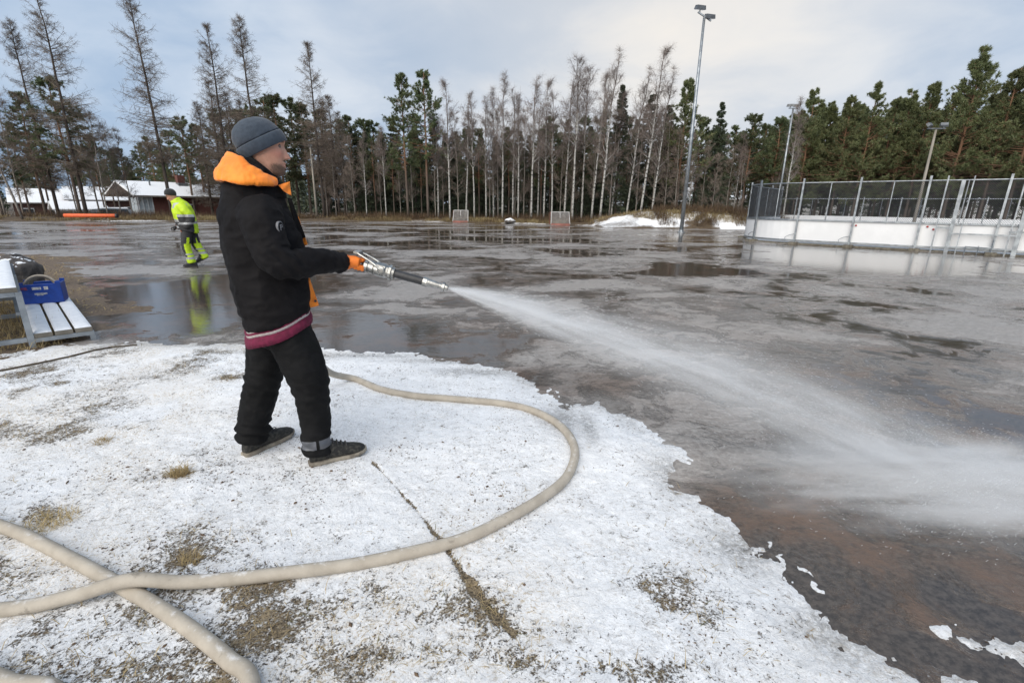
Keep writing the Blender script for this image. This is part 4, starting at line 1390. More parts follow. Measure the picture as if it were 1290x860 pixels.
def lamp(base, h, r, label, heads, wood=False, name='lamp_post'):
    """heads: (side offset, height offset, yaw, pitch, size)"""
    o = thing(name, label, 'lamp post', base)
    mb = MB(); mb.tube([(0, 0, -0.1), (0, 0, h * 0.5), (0, 0, h)], [r, r * 0.8, r * 0.58], 12); mb.build('pole', POLEW if wood else GALV, o, True)
    if not wood:
        mb = MB(); mb.lathe((0, 0, 0), (0, 0, 1), [(0, r * 1.9), (0.04, r * 1.9), (0.05, r * 1.15), (0.16, r * 1.1)], 12); mb.build('base_flange', GALV, o)
    xs_ = [hd[0] for hd in heads]
    mb = MB(); mb.beam((min(xs_) - 0.1, 0, h + heads[int(np.argmin(xs_))][1] - 0.05), (max(xs_) + 0.1, 0, h + heads[int(np.argmax(xs_))][1] - 0.05), 0.07, 0.07); mb.build('cross_arm', GALV if not wood else LAMPG, o)
    for sx, dz, yaw, pit, sz in heads:
        R_ = np.array(Matrix.Rotation(yaw, 3, 'Z') @ Matrix.Rotation(pit, 3, 'X'))
        c = np.array([sx, 0, h + dz + 0.16])
        mb = MB(); mb.box(c, (sz, sz * 0.55, sz * 0.34), M=R_, taper=0.86); hd = mb.build('lamp_head', LAMPG, o)
        mb = MB(); mb.box(c + R_ @ np.array([0, 0, -sz * 0.18]), (sz * 0.88, sz * 0.46, 0.02), M=R_); mb.build('lens', LENS, hd)
        mb = MB(); mb.tube([(sx, 0, h + dz - 0.05), c - R_ @ np.array([0, 0, sz * 0.15])], 0.03, 6); mb.build('bracket', LAMPG, hd)
    return o


b1 = G(858, 293)
lamp((b1[0], b1[1], 0), 11.0, 0.115, 'tallest grey steel lamp post with two floodlights, standing on the wet field', [(-0.26, 0.30, 0.25, 0.25, 0.54), (0.28, -0.10, 0.25, 0.25, 0.54)])
p = AT(1000, 133, 40.0)
lamp((p[0], 40.0, 0.0), p[2] - 0.2, 0.11, 'slim grey steel lamp post rising behind the rink corner', [(-0.25, 0.05, -0.3, 0.1, 0.5), (0.25, 0.05, -0.3, 0.1, 0.5)])
p = AT(1180, 160, 30.0)
lamp((p[0], 30.0, 0.0), p[2] - 0.15, 0.095, 'grey wooden lamp pole with two floodlights on a cross arm behind the rink',
     [(-0.42, 0.1, 0.5, 0.9, 0.40), (0.42, 0.12, -0.5, 0.9, 0.40)], True)
p = AT(391, 187, 42.0)
lamp((p[0], 42.0, 0.1), p[2] - 0.1, 0.10, 'short pale lamp post with one small lamp at the forest edge behind the man', [(0.0, 0.05, 0.3, 0.3, 0.34)], True)

GNET = pm('grey_net', ((0.34, 0.32, 0.30), (0.24, 0.22, 0.21)), 0.8, 4)
GRED = pm('faded_red_paint', ((0.33, 0.12, 0.09), (0.22, 0.09, 0.07)), 0.6, 5)
GWHI = pm('goal_white', ((0.55, 0.54, 0.52), (0.42, 0.41, 0.40)), 0.5, 5)


def goal(u, v, wd, ht, label):
    p = G(u, v)
    o = thing('goal', label, 'goal', (p[0], p[1], 0.0), 0.06)
    hw = wd / 2
    mb = MB(); mb.tube([(-hw, 0, 0.05), (-hw + 0.08, 0.55, ht), (hw + 0.0, 0.55, ht), (hw, 0, 0.05)], 0.035, 6); mb.build('frame', GWHI, o)
    mb = MB(); mb.beam((-hw, 0, 0.06), (hw, 0, 0.06), 0.06, 0.12); mb.build('base_bar', GRED, o)
    for s in (-1, 1):
        mb = MB(); mb.tube([(s * hw, 0, 0.05), (s * hw, 0.9, 0.05), (s * hw, 0.6, ht)], 0.025, 5); mb.build('side_frame', GRED, o)
    A, B = [], []
    for x in np.arange(-hw + 0.03, hw, 0.045):
        A.append((x, 0.01, 0.1)); B.append((x + 0.05, 0.55, ht))
    for k in np.linspace(0.02, 0.98, 24):
        A.append((-hw, 0.55 * k, 0.1 + (ht - 0.1) * k)); B.append((hw, 0.55 * k, 0.1 + (ht - 0.1) * k))
    mb = MB(); mb.segs(A, B, 0.0085, 0.0085, 3); tag(mb.build('netting', GNET, o), None, None, None, 'stuff')
    mb = MB(); mb.beam((0, 0.28, ht * 0.5 + 0.04), (0.02, 0.56, ht), 0.03, 0.03); mb.build('net_prop', GWHI, o)


goal(580, 280.0, 1.25, 0.95, 'small grey netted goal at the forest edge, nearer the short lamp post')
goal(706, 283.6, 1.45, 0.95, 'small grey netted goal at the forest edge, beside the leaning birches')

o = thing('orange_beam', 'long orange tube lying on low trestles at the far left rim of the field', 'barrier', (*AT(117, 279, 33.2)[:2], 0.05), 0.16)
mb = MB(); mb.lathe((-1.65, 0, 0.36), (1, 0, 0), [(0, 0.10), (0.03, 0.13), (3.1, 0.13), (3.13, 0.10)], 14); mb.build('tube', ORNG, o, True)
mb = MB(); mb.lathe((1.48, 0, 0.36), (1, 0, 0), [(0, 0.14), (0.10, 0.14), (0.13, 0.08)], 14); mb.build('end_cap', BLACKP, o)
for x in (-0.3, 0.85):
    mb = MB(); mb.beam((x - 0.25, -0.25, 0.0), (x + 0.02, 0.1, 0.25), 0.05); mb.beam((x + 0.3, -0.25, 0.0), (x - 0.02, 0.1, 0.25), 0.05); mb.beam((x - 0.28, -0.2, 0.05), (x + 0.33, -0.2, 0.05), 0.05); mb.build('trestle', WOODG, o)

# ------------------------------------------------------------------ houses behind the left trees
HR = math.radians(55)


def slab(mb, a, b, c, d, th):
    """thick quad"""
    a, b, c, d = [np.array(k, float) for k in (a, b, c, d)]
    n = np.cross(b - a, d - a); n /= np.linalg.norm(n)
    mb.add([a, b, c, d, a + n * th, b + n * th, c + n * th, d + n * th], [[3, 2, 1, 0], [4, 5, 6, 7], [0, 1, 5, 4], [1, 2, 6, 5], [2, 3, 7, 6], [3, 0, 4, 7]])


hz = -1.0
house = thing('brick_house', 'low red brick house with snowy roof, brick chimney and glazed gable', 'house', (-39.6, 52.0, hz), HR)
L_, W_, EV, RI = 12.0, 8.0, 2.85, 4.35
for nm, c, s in (('wall', (L_ / 2 + 0.66, 0.1, EV / 2), (L_ - 1.32, 0.2, EV)), ('wall', (L_ - 0.1, W_ / 2, EV / 2), (0.2, W_ - 0.4, EV)), ('wall', (L_ / 2 + 0.9, W_ - 0.1, EV / 2), (L_ - 1.8, 0.2, EV)), ('wall', (1.9, W_ / 2, EV / 2), (0.2, W_ - 0.4, EV))):
    mb = MB(); mb.box(c, s); mb.build(nm, BRICK, house)
for y0, y1 in ((-0.6, W_ / 2), (W_ + 0.6, W_ / 2)):
    mb = MB()
    z0 = EV - 0.05
    if y0 < 0:
        slab(mb, (-0.5, y0, z0), (L_ + 0.5, y0, z0), (L_ + 0.5, y1, RI), (-0.5, y1, RI), 0.16)
    else:
        slab(mb, (L_ + 0.5, y0, z0), (-0.5, y0, z0), (-0.5, y1, RI), (L_ + 0.5, y1, RI), 0.16)
    rf = mb.build('roof', SNOW, house)
    if y0 < 0:
        mb = MB(); mb.beam((-0.5, y0 - 0.03, z0 + 0.05), (L_ + 0.5, y0 - 0.03, z0 + 0.05), 0.05, 0.16); mb.build('eave_board', WOODG, rf)
        mb = MB(); mb.box((5.6, 3.4, RI + 0.30), (0.75, 0.6, 1.3)); mb.build('chimney', BRICK, rf)
        mb = MB(); mb.box((5.6, 3.1, RI - 0.12), (1.0, 0.8, 0.4)); mb.build('chimney_flashing', LAMPG, rf)
        mb = MB(); mb.box((9.3, 1.1, 3.85), (0.9, 0.9, 0.75)); mb.build('roof_hatch', LAMPG, rf)
        mb = MB(); mb.lathe((7.9, 2.6, 3.9), (0, 0, 1), [(0, 0.12), (0.5, 0.12), (0.52, 0.2), (0.62, 0.2)], 8); mb.build('vent_pipe', LAMPG, rf)
        mb = MB(); mb.lathe((2.2, 2.6, 3.9), (0, 0, 1), [(0, 0.08), (0.6, 0.08)], 8); mb.build('vent_pipe', LAMPG, rf)
        mb = MB(); mb.beam((7.4, -0.4, 3.02), (7.4, 2.2, 3.95), 0.08, 0.08); mb.beam((7.8, -0.4, 3.02), (7.8, 2.2, 3.95), 0.08, 0.08); mb.build('roof_ladder', LAMPG, rf)
# glazed gable end
mb = MB(); mb.add([(1.72, 0.2, EV), (1.72, W_ - 0.2, EV), (1.72, W_ / 2, RI - 0.1), (1.62, 0.2, EV), (1.62, W_ - 0.2, EV), (1.62, W_ / 2, RI - 0.1)], [[0, 1, 4, 3], [1, 2, 5, 4], [2, 0, 3, 5]], [[0, 2, 1], [3, 4, 5]]); mb.build('gable', WOODW, house)
mb = MB(); mb.box((0.65, 0.1, 1.45), (1.3, 0.12, 2.7)); gl = mb.build('veranda_glass', GLASSL, house)
for i in range(4):
    mb = MB(); mb.beam((0.0 + i * 0.43, 0.02, 0.1), (0.0 + i * 0.43, 0.02, 2.8), 0.07, 0.07); mb.build('mullion', WOODW, gl)
for y in (0.3, 1.2):
    mb = MB(); mb.box((0.0, y + 0.42, 1.5), (0.1, 0.8, 2.4)); gp = mb.build('pane', GLASSL, house)
    mb = MB(); mb.beam((-0.06, y, 0.2), (-0.06, y, 2.75), 0.09, 0.09); mb.build('mullion', WOODW, gp)
mb = MB(); mb.box((4.2, -0.03, 1.75), (2.0, 0.08, 0.7)); wn = mb.build('window', WOODW, house)
mb = MB(); mb.box((4.2, -0.085, 1.75), (1.75, 0.05, 0.45)); mb.build('pane', GLASSD, wn)
mb = MB(); mb.box((11.0, -0.03, 1.75), (1.2, 0.08, 0.8)); wn = mb.build('window', WOODW, house)
mb = MB(); mb.box((11.0, -0.085, 1.75), (1.0, 0.05, 0.55)); mb.build('pane', GLASSD, wn)
# deck and slatted railing left of the gable
deck = thing('deck_railing', 'grey slatted wooden railing of the deck beside the brick house', 'railing', (-40.4, 51.2, hz), math.radians(150))
for i in range(26):
    mb = MB(); mb.box((i * 0.16, 0, 1.05), (0.11, 0.03, 1.1)); mb.build('slat', WOODG, deck)
mb = MB(); mb.beam((-0.1, 0.04, 1.5), (4.1, 0.04, 1.5), 0.06, 0.09); mb.build('hand_rail', WOODG, deck)
mb = MB(); mb.box((2.0, -0.9, 0.42), (4.3, 1.8, 0.14)); mb.build('floor', WOODG, deck)
for x in (0.0, 2.0, 4.0):
    mb = MB(); mb.beam((x, 0.05, 0), (x, 0.05, 1.55), 0.1); mb.build('post', WOODG, deck)


def cabin(x, y, z, rz, L, Wd, ev, ri, wallm, label, win=True):
    o = thing('outbuilding', label, 'house', (x, y, z), rz)
    for c, s in (((0, -Wd / 2, ev / 2), (L, 0.16, ev)), ((0, Wd / 2, ev / 2), (L, 0.16, ev)), ((-L / 2 + 0.08, 0, ev / 2), (0.16, Wd - 0.2, ev)), ((L / 2 - 0.08, 0, ev / 2), (0.16, Wd - 0.2, ev))):
        mb = MB(); mb.box(c, s); mb.build('wall', wallm, o)
    for sx in (-1, 1):
        X_ = sx * (L / 2 - 0.1)
        mb = MB(); mb.add([(X_, -Wd / 2, ev), (X_, Wd / 2, ev), (X_, 0, ri), (X_ * 0.97, -Wd / 2, ev), (X_ * 0.97, Wd / 2, ev), (X_ * 0.97, 0, ri)], [[0, 1, 4, 3], [1, 2, 5, 4], [2, 0, 3, 5]], [[0, 2, 1], [3, 4, 5]]); mb.build('gable', wallm, o)
    mb = MB(); slab(mb, (-L / 2 - 0.4, -Wd / 2 - 0.5, ev - 0.1), (L / 2 + 0.4, -Wd / 2 - 0.5, ev - 0.1), (L / 2 + 0.4, 0, ri), (-L / 2 - 0.4, 0, ri), 0.15); mb.build('roof', SNOW, o)
    mb = MB(); slab(mb, (L / 2 + 0.4, Wd / 2 + 0.5, ev - 0.1), (-L / 2 - 0.4, Wd / 2 + 0.5, ev - 0.1), (-L / 2 - 0.4, 0, ri), (L / 2 + 0.4, 0, ri), 0.15); mb.build('roof', SNOW, o)
    if win:
        for k in (-0.25, 0.25):
            mb = MB(); mb.box((L * k, -Wd / 2 - 0.1, ev * 0.55), (1.1, 0.06, 1.0)); wn = mb.build('window', WOODW, o)
            mb = MB(); mb.box((L * k, -Wd / 2 - 0.14, ev * 0.55), (0.9, 0.04, 0.8)); mb.build('pane', GLASSD, wn)
    return o


DARKW = pm('dark_red_wood', ((0.085, 0.04, 0.032), (0.055, 0.028, 0.024)), 0.8, 4)
p = AT(135, 250, 68); cabin(p[0], 68, -1.6, 0.72, 8, 6, 3.0, 4.6, DARKW, 'dark house with snowy roof behind the deck of the brick house')
p = AT(50, 250, 64); cabin(p[0], 64, -1.6, 0.75, 5, 5, 2.6, 4.2, DARKW, 'small dark house with snowy roof among the left trees')
p = AT(98, 258, 47); cabin(p[0], 47, -1.2, 0.85, 3.2, 2.6, 1.75, 2.35, WOODW, 'low white shed with snow-covered roof beside the parked car', False)
PALEW = pm('pale_wall', ((0.62, 0.63, 0.63), (0.5, 0.51, 0.52)), 0.7, 2)
p = AT(690, 262, 92); cabin(p[0], 92, -0.4, 0.05, 22, 8, 2.6, 3.6, PALEW, 'long pale building glimpsed low between the birch trunks')
p = AT(1010, 262, 78); cabin(p[0], 78, -0.2, -0.5, 20, 8, 2.9, 3.8, PALEW, 'long pale building glimpsed through the netting near the rink corner')
p = AT(1225, 262, 72); cabin(p[0], 72, -0.2, -0.6, 12, 7, 2.7, 3.7, PALEW, 'small pale building glimpsed through the right part of the netting')

# parked car under snow
CARP = pm('silver_car_paint', ((0.30, 0.32, 0.34), (0.25, 0.27, 0.29)), 0.3, 3, metal=0.5)
p = AT(134, 268, 45.0)
car = thing('parked_car', 'silver estate car with snow on its roof parked beside the brick house', 'car', (p[0], 45.0, -0.75), math.radians(38))
prof = [(-2.15, 0.35), (-2.2, 0.75), (-1.55, 0.88), (-0.85, 1.38), (0.2, 1.48), (1.7, 1.42), (2.15, 0.95), (2.2, 0.4)]
mb = MB()
n = len(prof)
V = [(x, s * (0.85 if z > 1.0 else 0.9) * (0.86 if z > 1.2 else 1), z) for s in (-1, 1) for x, z in prof]
mb.add(V, [[i, (i + 1) % n, n + (i + 1) % n, n + i] for i in range(n)], [[0, i + 1, i] for i in range(1, n - 1)] + [[n, n + i, n + i + 1] for i in range(1, n - 1)])
mb.build('body', CARP, car)
for s in (-1, 1):
    mb = MB(); mb.add([(-0.75, s * 0.87, 0.95), (1.75, s * 0.87, 0.95), (1.55, s * 0.765, 1.36), (-0.3, s * 0.765, 1.36), (-0.75, s * 0.885, 0.95), (1.75, s * 0.885, 0.95), (1.55, s * 0.785, 1.36), (-0.3, s * 0.785, 1.36)], [[3, 2, 1, 0], [4, 5, 6, 7], [0, 1, 5, 4], [1, 2, 6, 5], [2, 3, 7, 6], [3, 0, 4, 7]]); mb.build('side_window', GLASSD, car)
    for x in (-1.35, 1.35):
        mb = MB(); mb.lathe((x, s * 0.75, 0.32), (0, s, 0), [(0, 0.30), (0.02, 0.32), (0.17, 0.32), (0.19, 0.29)], 18); wh = mb.build('wheel', BLACKP, car)
        mb = MB(); mb.lathe((x, s * 0.935, 0.32), (0, s, 0), [(0, 0.19), (0.02, 0.17)], 14); mb.build('rim', STEEL, wh)
mb = MB(); mb.box((0.65, 0, 1.49), (2.0, 1.35, 0.09), taper=0.9); mb.build('roof_snow', SNOW, car)
mb = MB(); mb.box((-1.6, 0, 0.90), (1.0, 1.5, 0.07), M=np.array(Matrix.Rotation(-0.18, 3, 'Y')), taper=0.9); mb.build('bonnet_snow', SNOW, car)

# ------------------------------------------------------------------ bleachers, crate, boulder on the left
PD, PA = np.array([-0.727, 0.687, 0]), np.array([0.687, 0.727, 0])     # along and across the planks
B0 = np.array([-4.87, 4.60, 0])
bl = thing('bleachers', 'low steel bleachers with snow-covered planks beside the field', 'bleachers', tuple(B0))
PLK = pm('weathered_plank', ((0.20, 0.18, 0.15), (0.12, 0.11, 0.09)), 0.8, 6, stretch=(1, 1, 1), bump=0.003)


def plank(c0, L, wd, z):
    mb = MB(); a = c0 + PA * wd / 2
    mb.beam(np.array([a[0], a[1], z - 0.022]), np.array([a[0] + PD[0] * L, a[1] + PD[1] * L, z - 0.022]), wd, 0.044)
    pl = mb.build('plank', PLK, bl)
    nx, ny = 7, 60
    V = []
    for j in range(ny + 1):
        for i in range(nx + 1):
            s, t = i / nx, j / ny
            pos = c0 + PA * wd * (0.015 + 0.97 * s) + PD * L * (0.004 + 0.992 * t)
            e = min(s, 1 - s) * nx / 1.6
            ee = min(t, 1 - t) * ny / 1.6
            hgt = 0.016 * min(1, e, ee) ** 0.6 * (0.75 + 0.5 * float(vnoise(pos[0] * 9, pos[1] * 9, z)))
            V.append((pos[0], pos[1], z + 0.001 + hgt))
    q_ = [[j * (nx + 1) + i, j * (nx + 1) + i + 1, (j + 1) * (nx + 1) + i + 1, (j + 1) * (nx + 1) + i] for j in range(ny) for i in range(nx)]
    mb = MB(); mb.add(V, q_); mb.build('snow_layer', SNOW, pl, True)


Z1, Z2 = 0.15, 0.63
for k in range(3):
    plank(PA * (0.025 + k * 0.158), 3.1, 0.140, Z1)
for k in range(4):
    plank(PA * (-0.165 - k * 0.185), 3.1, 0.165, Z2)
for k in range(4):
    plank(PA * (-1.17 - k * 0.185), 3.1, 0.165, Z2 + 0.48)
for s in (0.02, 1.55, 3.05):
    c = PD * s
    for off, zt in ((0.0, Z2 - 0.045), (-0.80, Z2 + 0.435), (-1.72, Z2 + 0.435)):
        a = c + PA * off
        mb = MB(); mb.beam((a[0], a[1], -0.02), (a[0], a[1], zt), 0.05, 0.05, up=PD); mb.build('leg', GALV, bl)
    a, b = c + PA * 0.028, c + PA * 0.49
    mb = MB(); mb.beam((a[0], a[1], Z1 - 0.066), (b[0], b[1], Z1 - 0.066), 0.05, 0.04); mb.build('cross_bar', GALV, bl)
    a, b = c - PA * 0.028, c - PA * 0.77
    mb = MB(); mb.beam((a[0], a[1], Z2 - 0.066), (b[0], b[1], Z2 - 0.066), 0.05, 0.042); mb.build('cross_bar', GALV, bl)
    mb = MB(); mb.beam((a[0], a[1], 0.10), (b[0], b[1], 0.10), 0.045, 0.045); mb.build('cross_bar', GALV, bl)
    a = c + PA * 0.47
    mb = MB(); mb.beam((a[0], a[1], -0.02), (a[0], a[1], Z1 - 0.087), 0.045, 0.045, up=PD); mb.build('leg', GALV, bl)
a, b = PA * -0.02 + PD * 0.05, PA * -0.02 + PD * 3.05
mb = MB(); mb.beam((a[0] - 0.03, a[1], 0.36), (b[0] - 0.03, b[1], 0.36), 0.03, 0.03); mb.build('long_rail', GALV, bl)

# blue crate with coiled hose, on the lower planks
cp = B0 + PD * 2.02 + PA * 0.24
crz = math.atan2(PA[1], PA[0]) - 0.22
crate = thing('plastic_crate', 'blue plastic crate holding a coiled hose, standing on the snowy planks', 'crate', (cp[0], cp[1], Z1 + 0.017), crz)
cw, cd, ch = 0.40, 0.30, 0.25
for nm, c, s in (('end_panel', (-cw / 2 + 0.008, 0, ch / 2), (0.016, cd - 0.033, ch)), ('end_panel', (cw / 2 - 0.008, 0, ch / 2), (0.016, cd - 0.033, ch)),
                 ('side_panel', (0, -cd / 2 + 0.008, ch / 2), (cw, 0.016, ch)), ('side_panel', (0, cd / 2 - 0.008, ch / 2), (cw, 0.016, ch)), ('floor', (0, 0, 0.012), (cw - 0.034, cd - 0.034, 0.02))):
    mb = MB(); mb.box(c, s); o = mb.build(nm, BLUEP, crate)
    bevel(o.data, 0.004)
    if nm == 'side_panel' and c[1] < 0:
        PRT = pm('crate_print', ((0.62, 0.60, 0.55), (0.25, 0.27, 0.35)), 0.6, 40)
        PRT2 = pm('red_print', ((0.30, 0.05, 0.06), (0.05, 0.06, 0.25)), 0.6, 50)
        for x, z, sx, sz, mt in ((-0.035, 0.195, 0.085, 0.032, PRT), (0.055, 0.195, 0.04, 0.04, PRT), (-0.005, 0.125, 0.12, 0.022, PRT), (-0.015, 0.112, 0.06, 0.016, PRT), (-0.15, 0.198, 0.06, 0.036, PRT2)):
            mb = MB(); mb.box((x, -cd / 2 - 0.002, z), (sx, 0.004, sz)); mb.build('printed_mark', mt, o)
for x in (-1, 1):
    for y in (-1, 1):
        mb = MB(); mb.box((x * (cw / 2 - 0.025), y * (cd / 2 - 0.004), ch + 0.012), (0.05, 0.02, 0.03)); mb.build('corner_lug', BLUEP, crate)
HOSEM = pm('hose_canvas', ((0.43, 0.385, 0.32), (0.34, 0.30, 0.245)), 0.85, 12, bump=0.0015, bscale=160, lo=0.3, hi=0.7, dirt=((0.25, 0.22, 0.18), 18, 0.60))


def frost_on_top(m):
    """frost and snow grains clinging to the upper side"""
    t_ = NT.__new__(NT); t_.nt = m.node_tree
    b_ = [n_ for n_ in m.node_tree.nodes if n_.type == 'BSDF_PRINCIPLED'][0]
    src = b_.inputs['Base Color'].links[0].from_socket
    sp_ = t_.n('ShaderNodeSeparateXYZ'); t_.l(t_.n('ShaderNodeNewGeometry').outputs['Normal'], sp_.inputs[0])
    v_ = t_.n('ShaderNodeTexCoord').outputs['Object']
    k_ = t_.math('ADD', sp_.outputs[2], t_.math('MULTIPLY', t_.math('SUBTRACT', t_.noise(v_, 14, 8, 0.75), 0.5), 1.7))
    t_.l(t_.mix(t_.step(k_, 0.98, 1.30, 0.0, 0.55), src, (0.78, 0.78, 0.78)), b_.inputs['Base Color'])


frost_on_top(HOSEM)
coil = MB()
th = np.linspace(0, 2 * math.pi * 4.6, 180)
r = 0.165 - 0.011 * th / 6.283
coil.tube(np.stack([r * np.cos(th), -0.10 + 0.03 * th / 6.283 + 0.012 * np.sin(th * 1.3), 0.16 + r * np.sin(th)], 1), 0.013, 6)
co = coil.build('hose_coil', HOSEM, None, True)
co.location = (cp[0], cp[1], Z1 + 0.017 + 0.03); co.rotation_euler = (0, 0, crz)
tag(co, 'coil of tan hose standing in the blue crate', 'hose')


def boulder(c, r, seed, label, cat='rock', snow=0.5):
    bm = bmesh.new(); bmesh.ops.create_icosphere(bm, subdivisions=5, radius=1.0)
    me = bpy.data.meshes.new('boulder'); bm.to_mesh(me); bm.free()
    n = len(me.vertices); co_ = np.zeros(n * 3, np.float32); me.vertices.foreach_get('co', co_); co_ = co_.reshape(-1, 3).astype(float)
    k = 0.72 + 0.56 * fbm(co_[:, 0] * 1.4 + seed, co_[:, 1] * 1.4, co_[:, 2] * 1.4 + 9, 5, 0.55)
    co_ = co_ * k[:, None] * np.array(r)
    co_[:, 2] = np.maximum(co_[:, 2], -r[2] * 0.3)
    me.vertices.foreach_set('co', co_.astype(np.float32).ravel()); me.update()
    me.polygons.foreach_set('use_smooth', np.full(len(me.polygons), True))
    nn = np.zeros(len(me.polygons) * 3, np.float32); me.polygons.foreach_get('normal', nn); nn = nn.reshape(-1, 3)
    cc = np.zeros(len(me.polygons) * 3, np.float32); me.polygons.foreach_get('center', cc); cc = cc.reshape(-1, 3)
    me.materials.append(ROCK); me.materials.append(SNOW)
    me.polygons.foreach_set('material_index', ((nn[:, 2] + 0.5 * (fbm(cc[:, 0] * 12, cc[:, 1] * 12, cc[:, 2] * 12) - 0.5)) > 1.28 - snow).astype(np.int32))
    o = link('boulder', me, None, c)
    return tag(o, label, cat)


g = G(4, 368)
boulder((g[0] - 0.22, g[1] + 0.45, 0.12), (0.36, 0.42, 0.42), 3.0, 'dark grey boulder with a little snow on top behind the bleachers', snow=0.42)
g = G(642, 281.5)
boulder((g[0], g[1] + 0.4, 0.15), (0.45, 0.3, 0.24), 8.0, 'small snow-capped stone at the forest edge between the two goals', snow=0.75)
# thin brown cord lying on the snow
cpts = [G(u, v) for u, v in ((-60, 480), (0, 472), (50, 462), (95, 452), (140, 441), (178, 435))]
cs = []
for i in range(len(cpts) - 1):
    for t in np.linspace(0, 1, 8)[:-1]:
        q0 = cpts[i] * (1 - t) + cpts[i + 1] * t
        cs.append((q0[0], q0[1], turf_z(q0[0], q0[1]) + 0.008))
mb = MB(); mb.tube(cs, 0.009, 6)
tag(mb.build('cord', pm('brown_cord', (0.10, 0.075, 0.05), 0.8)), 'thin brown cord lying on the snow near the bleachers', 'cord')

# ------------------------------------------------------------------ people
def fold(co, amp, sc, seed, st=(1, 1, 1)):
    n = fbm(co[:, 0] * sc * st[0] + seed, co[:, 1] * sc * st[1], co[:, 2] * sc * st[2], 3, 0.5)
    r = 1 - np.abs(n * 2 - 1) * 2.2
    return amp * (np.clip(r, -1, 1))


def spl(pts, n):
    """smooth curve through points, n samples (Catmull-Rom); points may carry extra columns"""
    P = np.asarray(pts, float)
    P = np.vstack([2 * P[0] - P[1], P, 2 * P[-1] - P[-2]])
    m = len(P) - 3
    out = []
    for t in np.linspace(0, m - 1e-6, n):
        i = int(t); f = t - i
        a, b, c, d_ = P[i:i + 4]
        out.append(0.5 * (2 * b + (c - a) * f + (2 * a - 5 * b + 4 * c - d_) * f * f + (3 * b - a - 3 * c + d_) * f ** 3))
    return np.array(out)


def limb(mb, pts, n=24, k=16):
    """pts rows: x, y, z, r"""
    s_ = spl(pts, n)
    mb.tube(s_[:, :3], s_[:, 3], k)


def prism_uvw(o, f, l, u):
    return lambda a, b, c: np.array(o) + np.array(f) * a + np.array(l) * b + np.array(u) * c


def head_mesh(c, pitch=0.0, yaw=0.0, sc=1.0, beard=True):
    """verts of a head: c is the point between the ears at eye height; x forward"""
    rows = [(-0.150, 0.035, -0.035, 0.030), (-0.140, 0.062, -0.045, 0.040), (-0.128, 0.078, -0.055, 0.049), (-0.110, 0.081, -0.066, 0.056), (-0.085, 0.081, -0.078, 0.063), (-0.062, 0.082, -0.086, 0.068),
            (-0.040, 0.083, -0.093, 0.071), (-0.018, 0.083, -0.100, 0.073), (0.0, 0.083, -0.105, 0.075), (0.018, 0.088, -0.108, 0.076), (0.035, 0.090, -0.110, 0.077), (0.055, 0.080, -0.104, 0.073),
            (0.075, 0.058, -0.096, 0.066), (0.092, 0.030, -0.082, 0.054), (0.104, 0.0, -0.066, 0.038), (0.110, -0.03, -0.045, 0.015)]
    rows = np.array(rows)
    Z = np.linspace(rows[0, 0], rows[-1, 0], 90)
    fr, bk, hw = [np.interp(Z, rows[:, 0], rows[:, k]) for k in (1, 2, 3)]
    n = 96
    th = np.linspace(-math.pi, math.pi, n, endpoint=False)
    V = []
    for z, a, b, w_ in zip(Z, fr, bk, hw):
        cx = (a + b) / 2 - 0.01
        x = np.where(np.abs(th) < math.pi / 2, cx + (a - cx) * np.abs(np.cos(th)) ** 0.85, cx - (cx - b) * np.abs(np.cos(th)) ** 0.9)
        y = w_ * np.sign(np.sin(th)) * np.abs(np.sin(th)) ** 0.9
        g = lambda y0, z0, sy, sz: np.exp(-((y - y0) / sy) ** 2 - ((z - z0) / sz) ** 2) * (np.cos(th) > 0.1)
        nose = 0.0
        if -0.062 < z < 0.02:
            t = (0.02 - z) / 0.074
            amp = 0.034 * min(1, t) ** 1.15 if z > -0.054 else 0.034 * max(0, 1 - (-0.054 - z) / 0.008)
            nose = amp * np.exp(-(y / (0.0085 + 0.008 * t)) ** 2) * (np.cos(th) > 0.1)
        x = x + nose
        x = x - 0.011 * (g(0.032, 0.004, 0.016, 0.011) + g(-0.032, 0.004, 0.016, 0.011))
        x = x + 0.006 * g(0, 0.026, 0.05, 0.012) + 0.005 * (g(0.040, -0.035, 0.02, 0.02) + g(-0.040, -0.035, 0.02, 0.02))
        x = x + 0.010 * g(0, -0.078, 0.022, 0.006) + 0.009 * g(0, -0.094, 0.020, 0.007) - 0.005 * g(0, -0.086, 0.028, 0.004) + 0.008 * g(0, -0.128, 0.022, 0.014)
        x = x + 0.005 * (g(0.012, -0.05, 0.006, 0.007) + g(-0.012, -0.05, 0.006, 0.007))
        V.append(np.stack([x, y, np.full(n, z)], 1))
    V = np.concatenate(V) * sc
    m = len(Z)
    q_ = [[i * n + j, i * n + (j + 1) % n, (i + 1) * n + (j + 1) % n, (i + 1) * n + j] for i in range(m - 1) for j in range(n)]
    V = np.vstack([V, V[:n].mean(0), V[-n:].mean(0)])
    t_ = [[m * n, (j + 1) % n, j] for j in range(n)] + [[m * n + 1, (m - 1) * n + j, (m - 1) * n + (j + 1) % n] for j in range(n)]
    R_ = np.array(Matrix.Rotation(yaw, 3, 'Z') @ Matrix.Rotation(pitch, 3, 'Y'))
    return V @ R_.T + np.array(c), q_, t_, R_


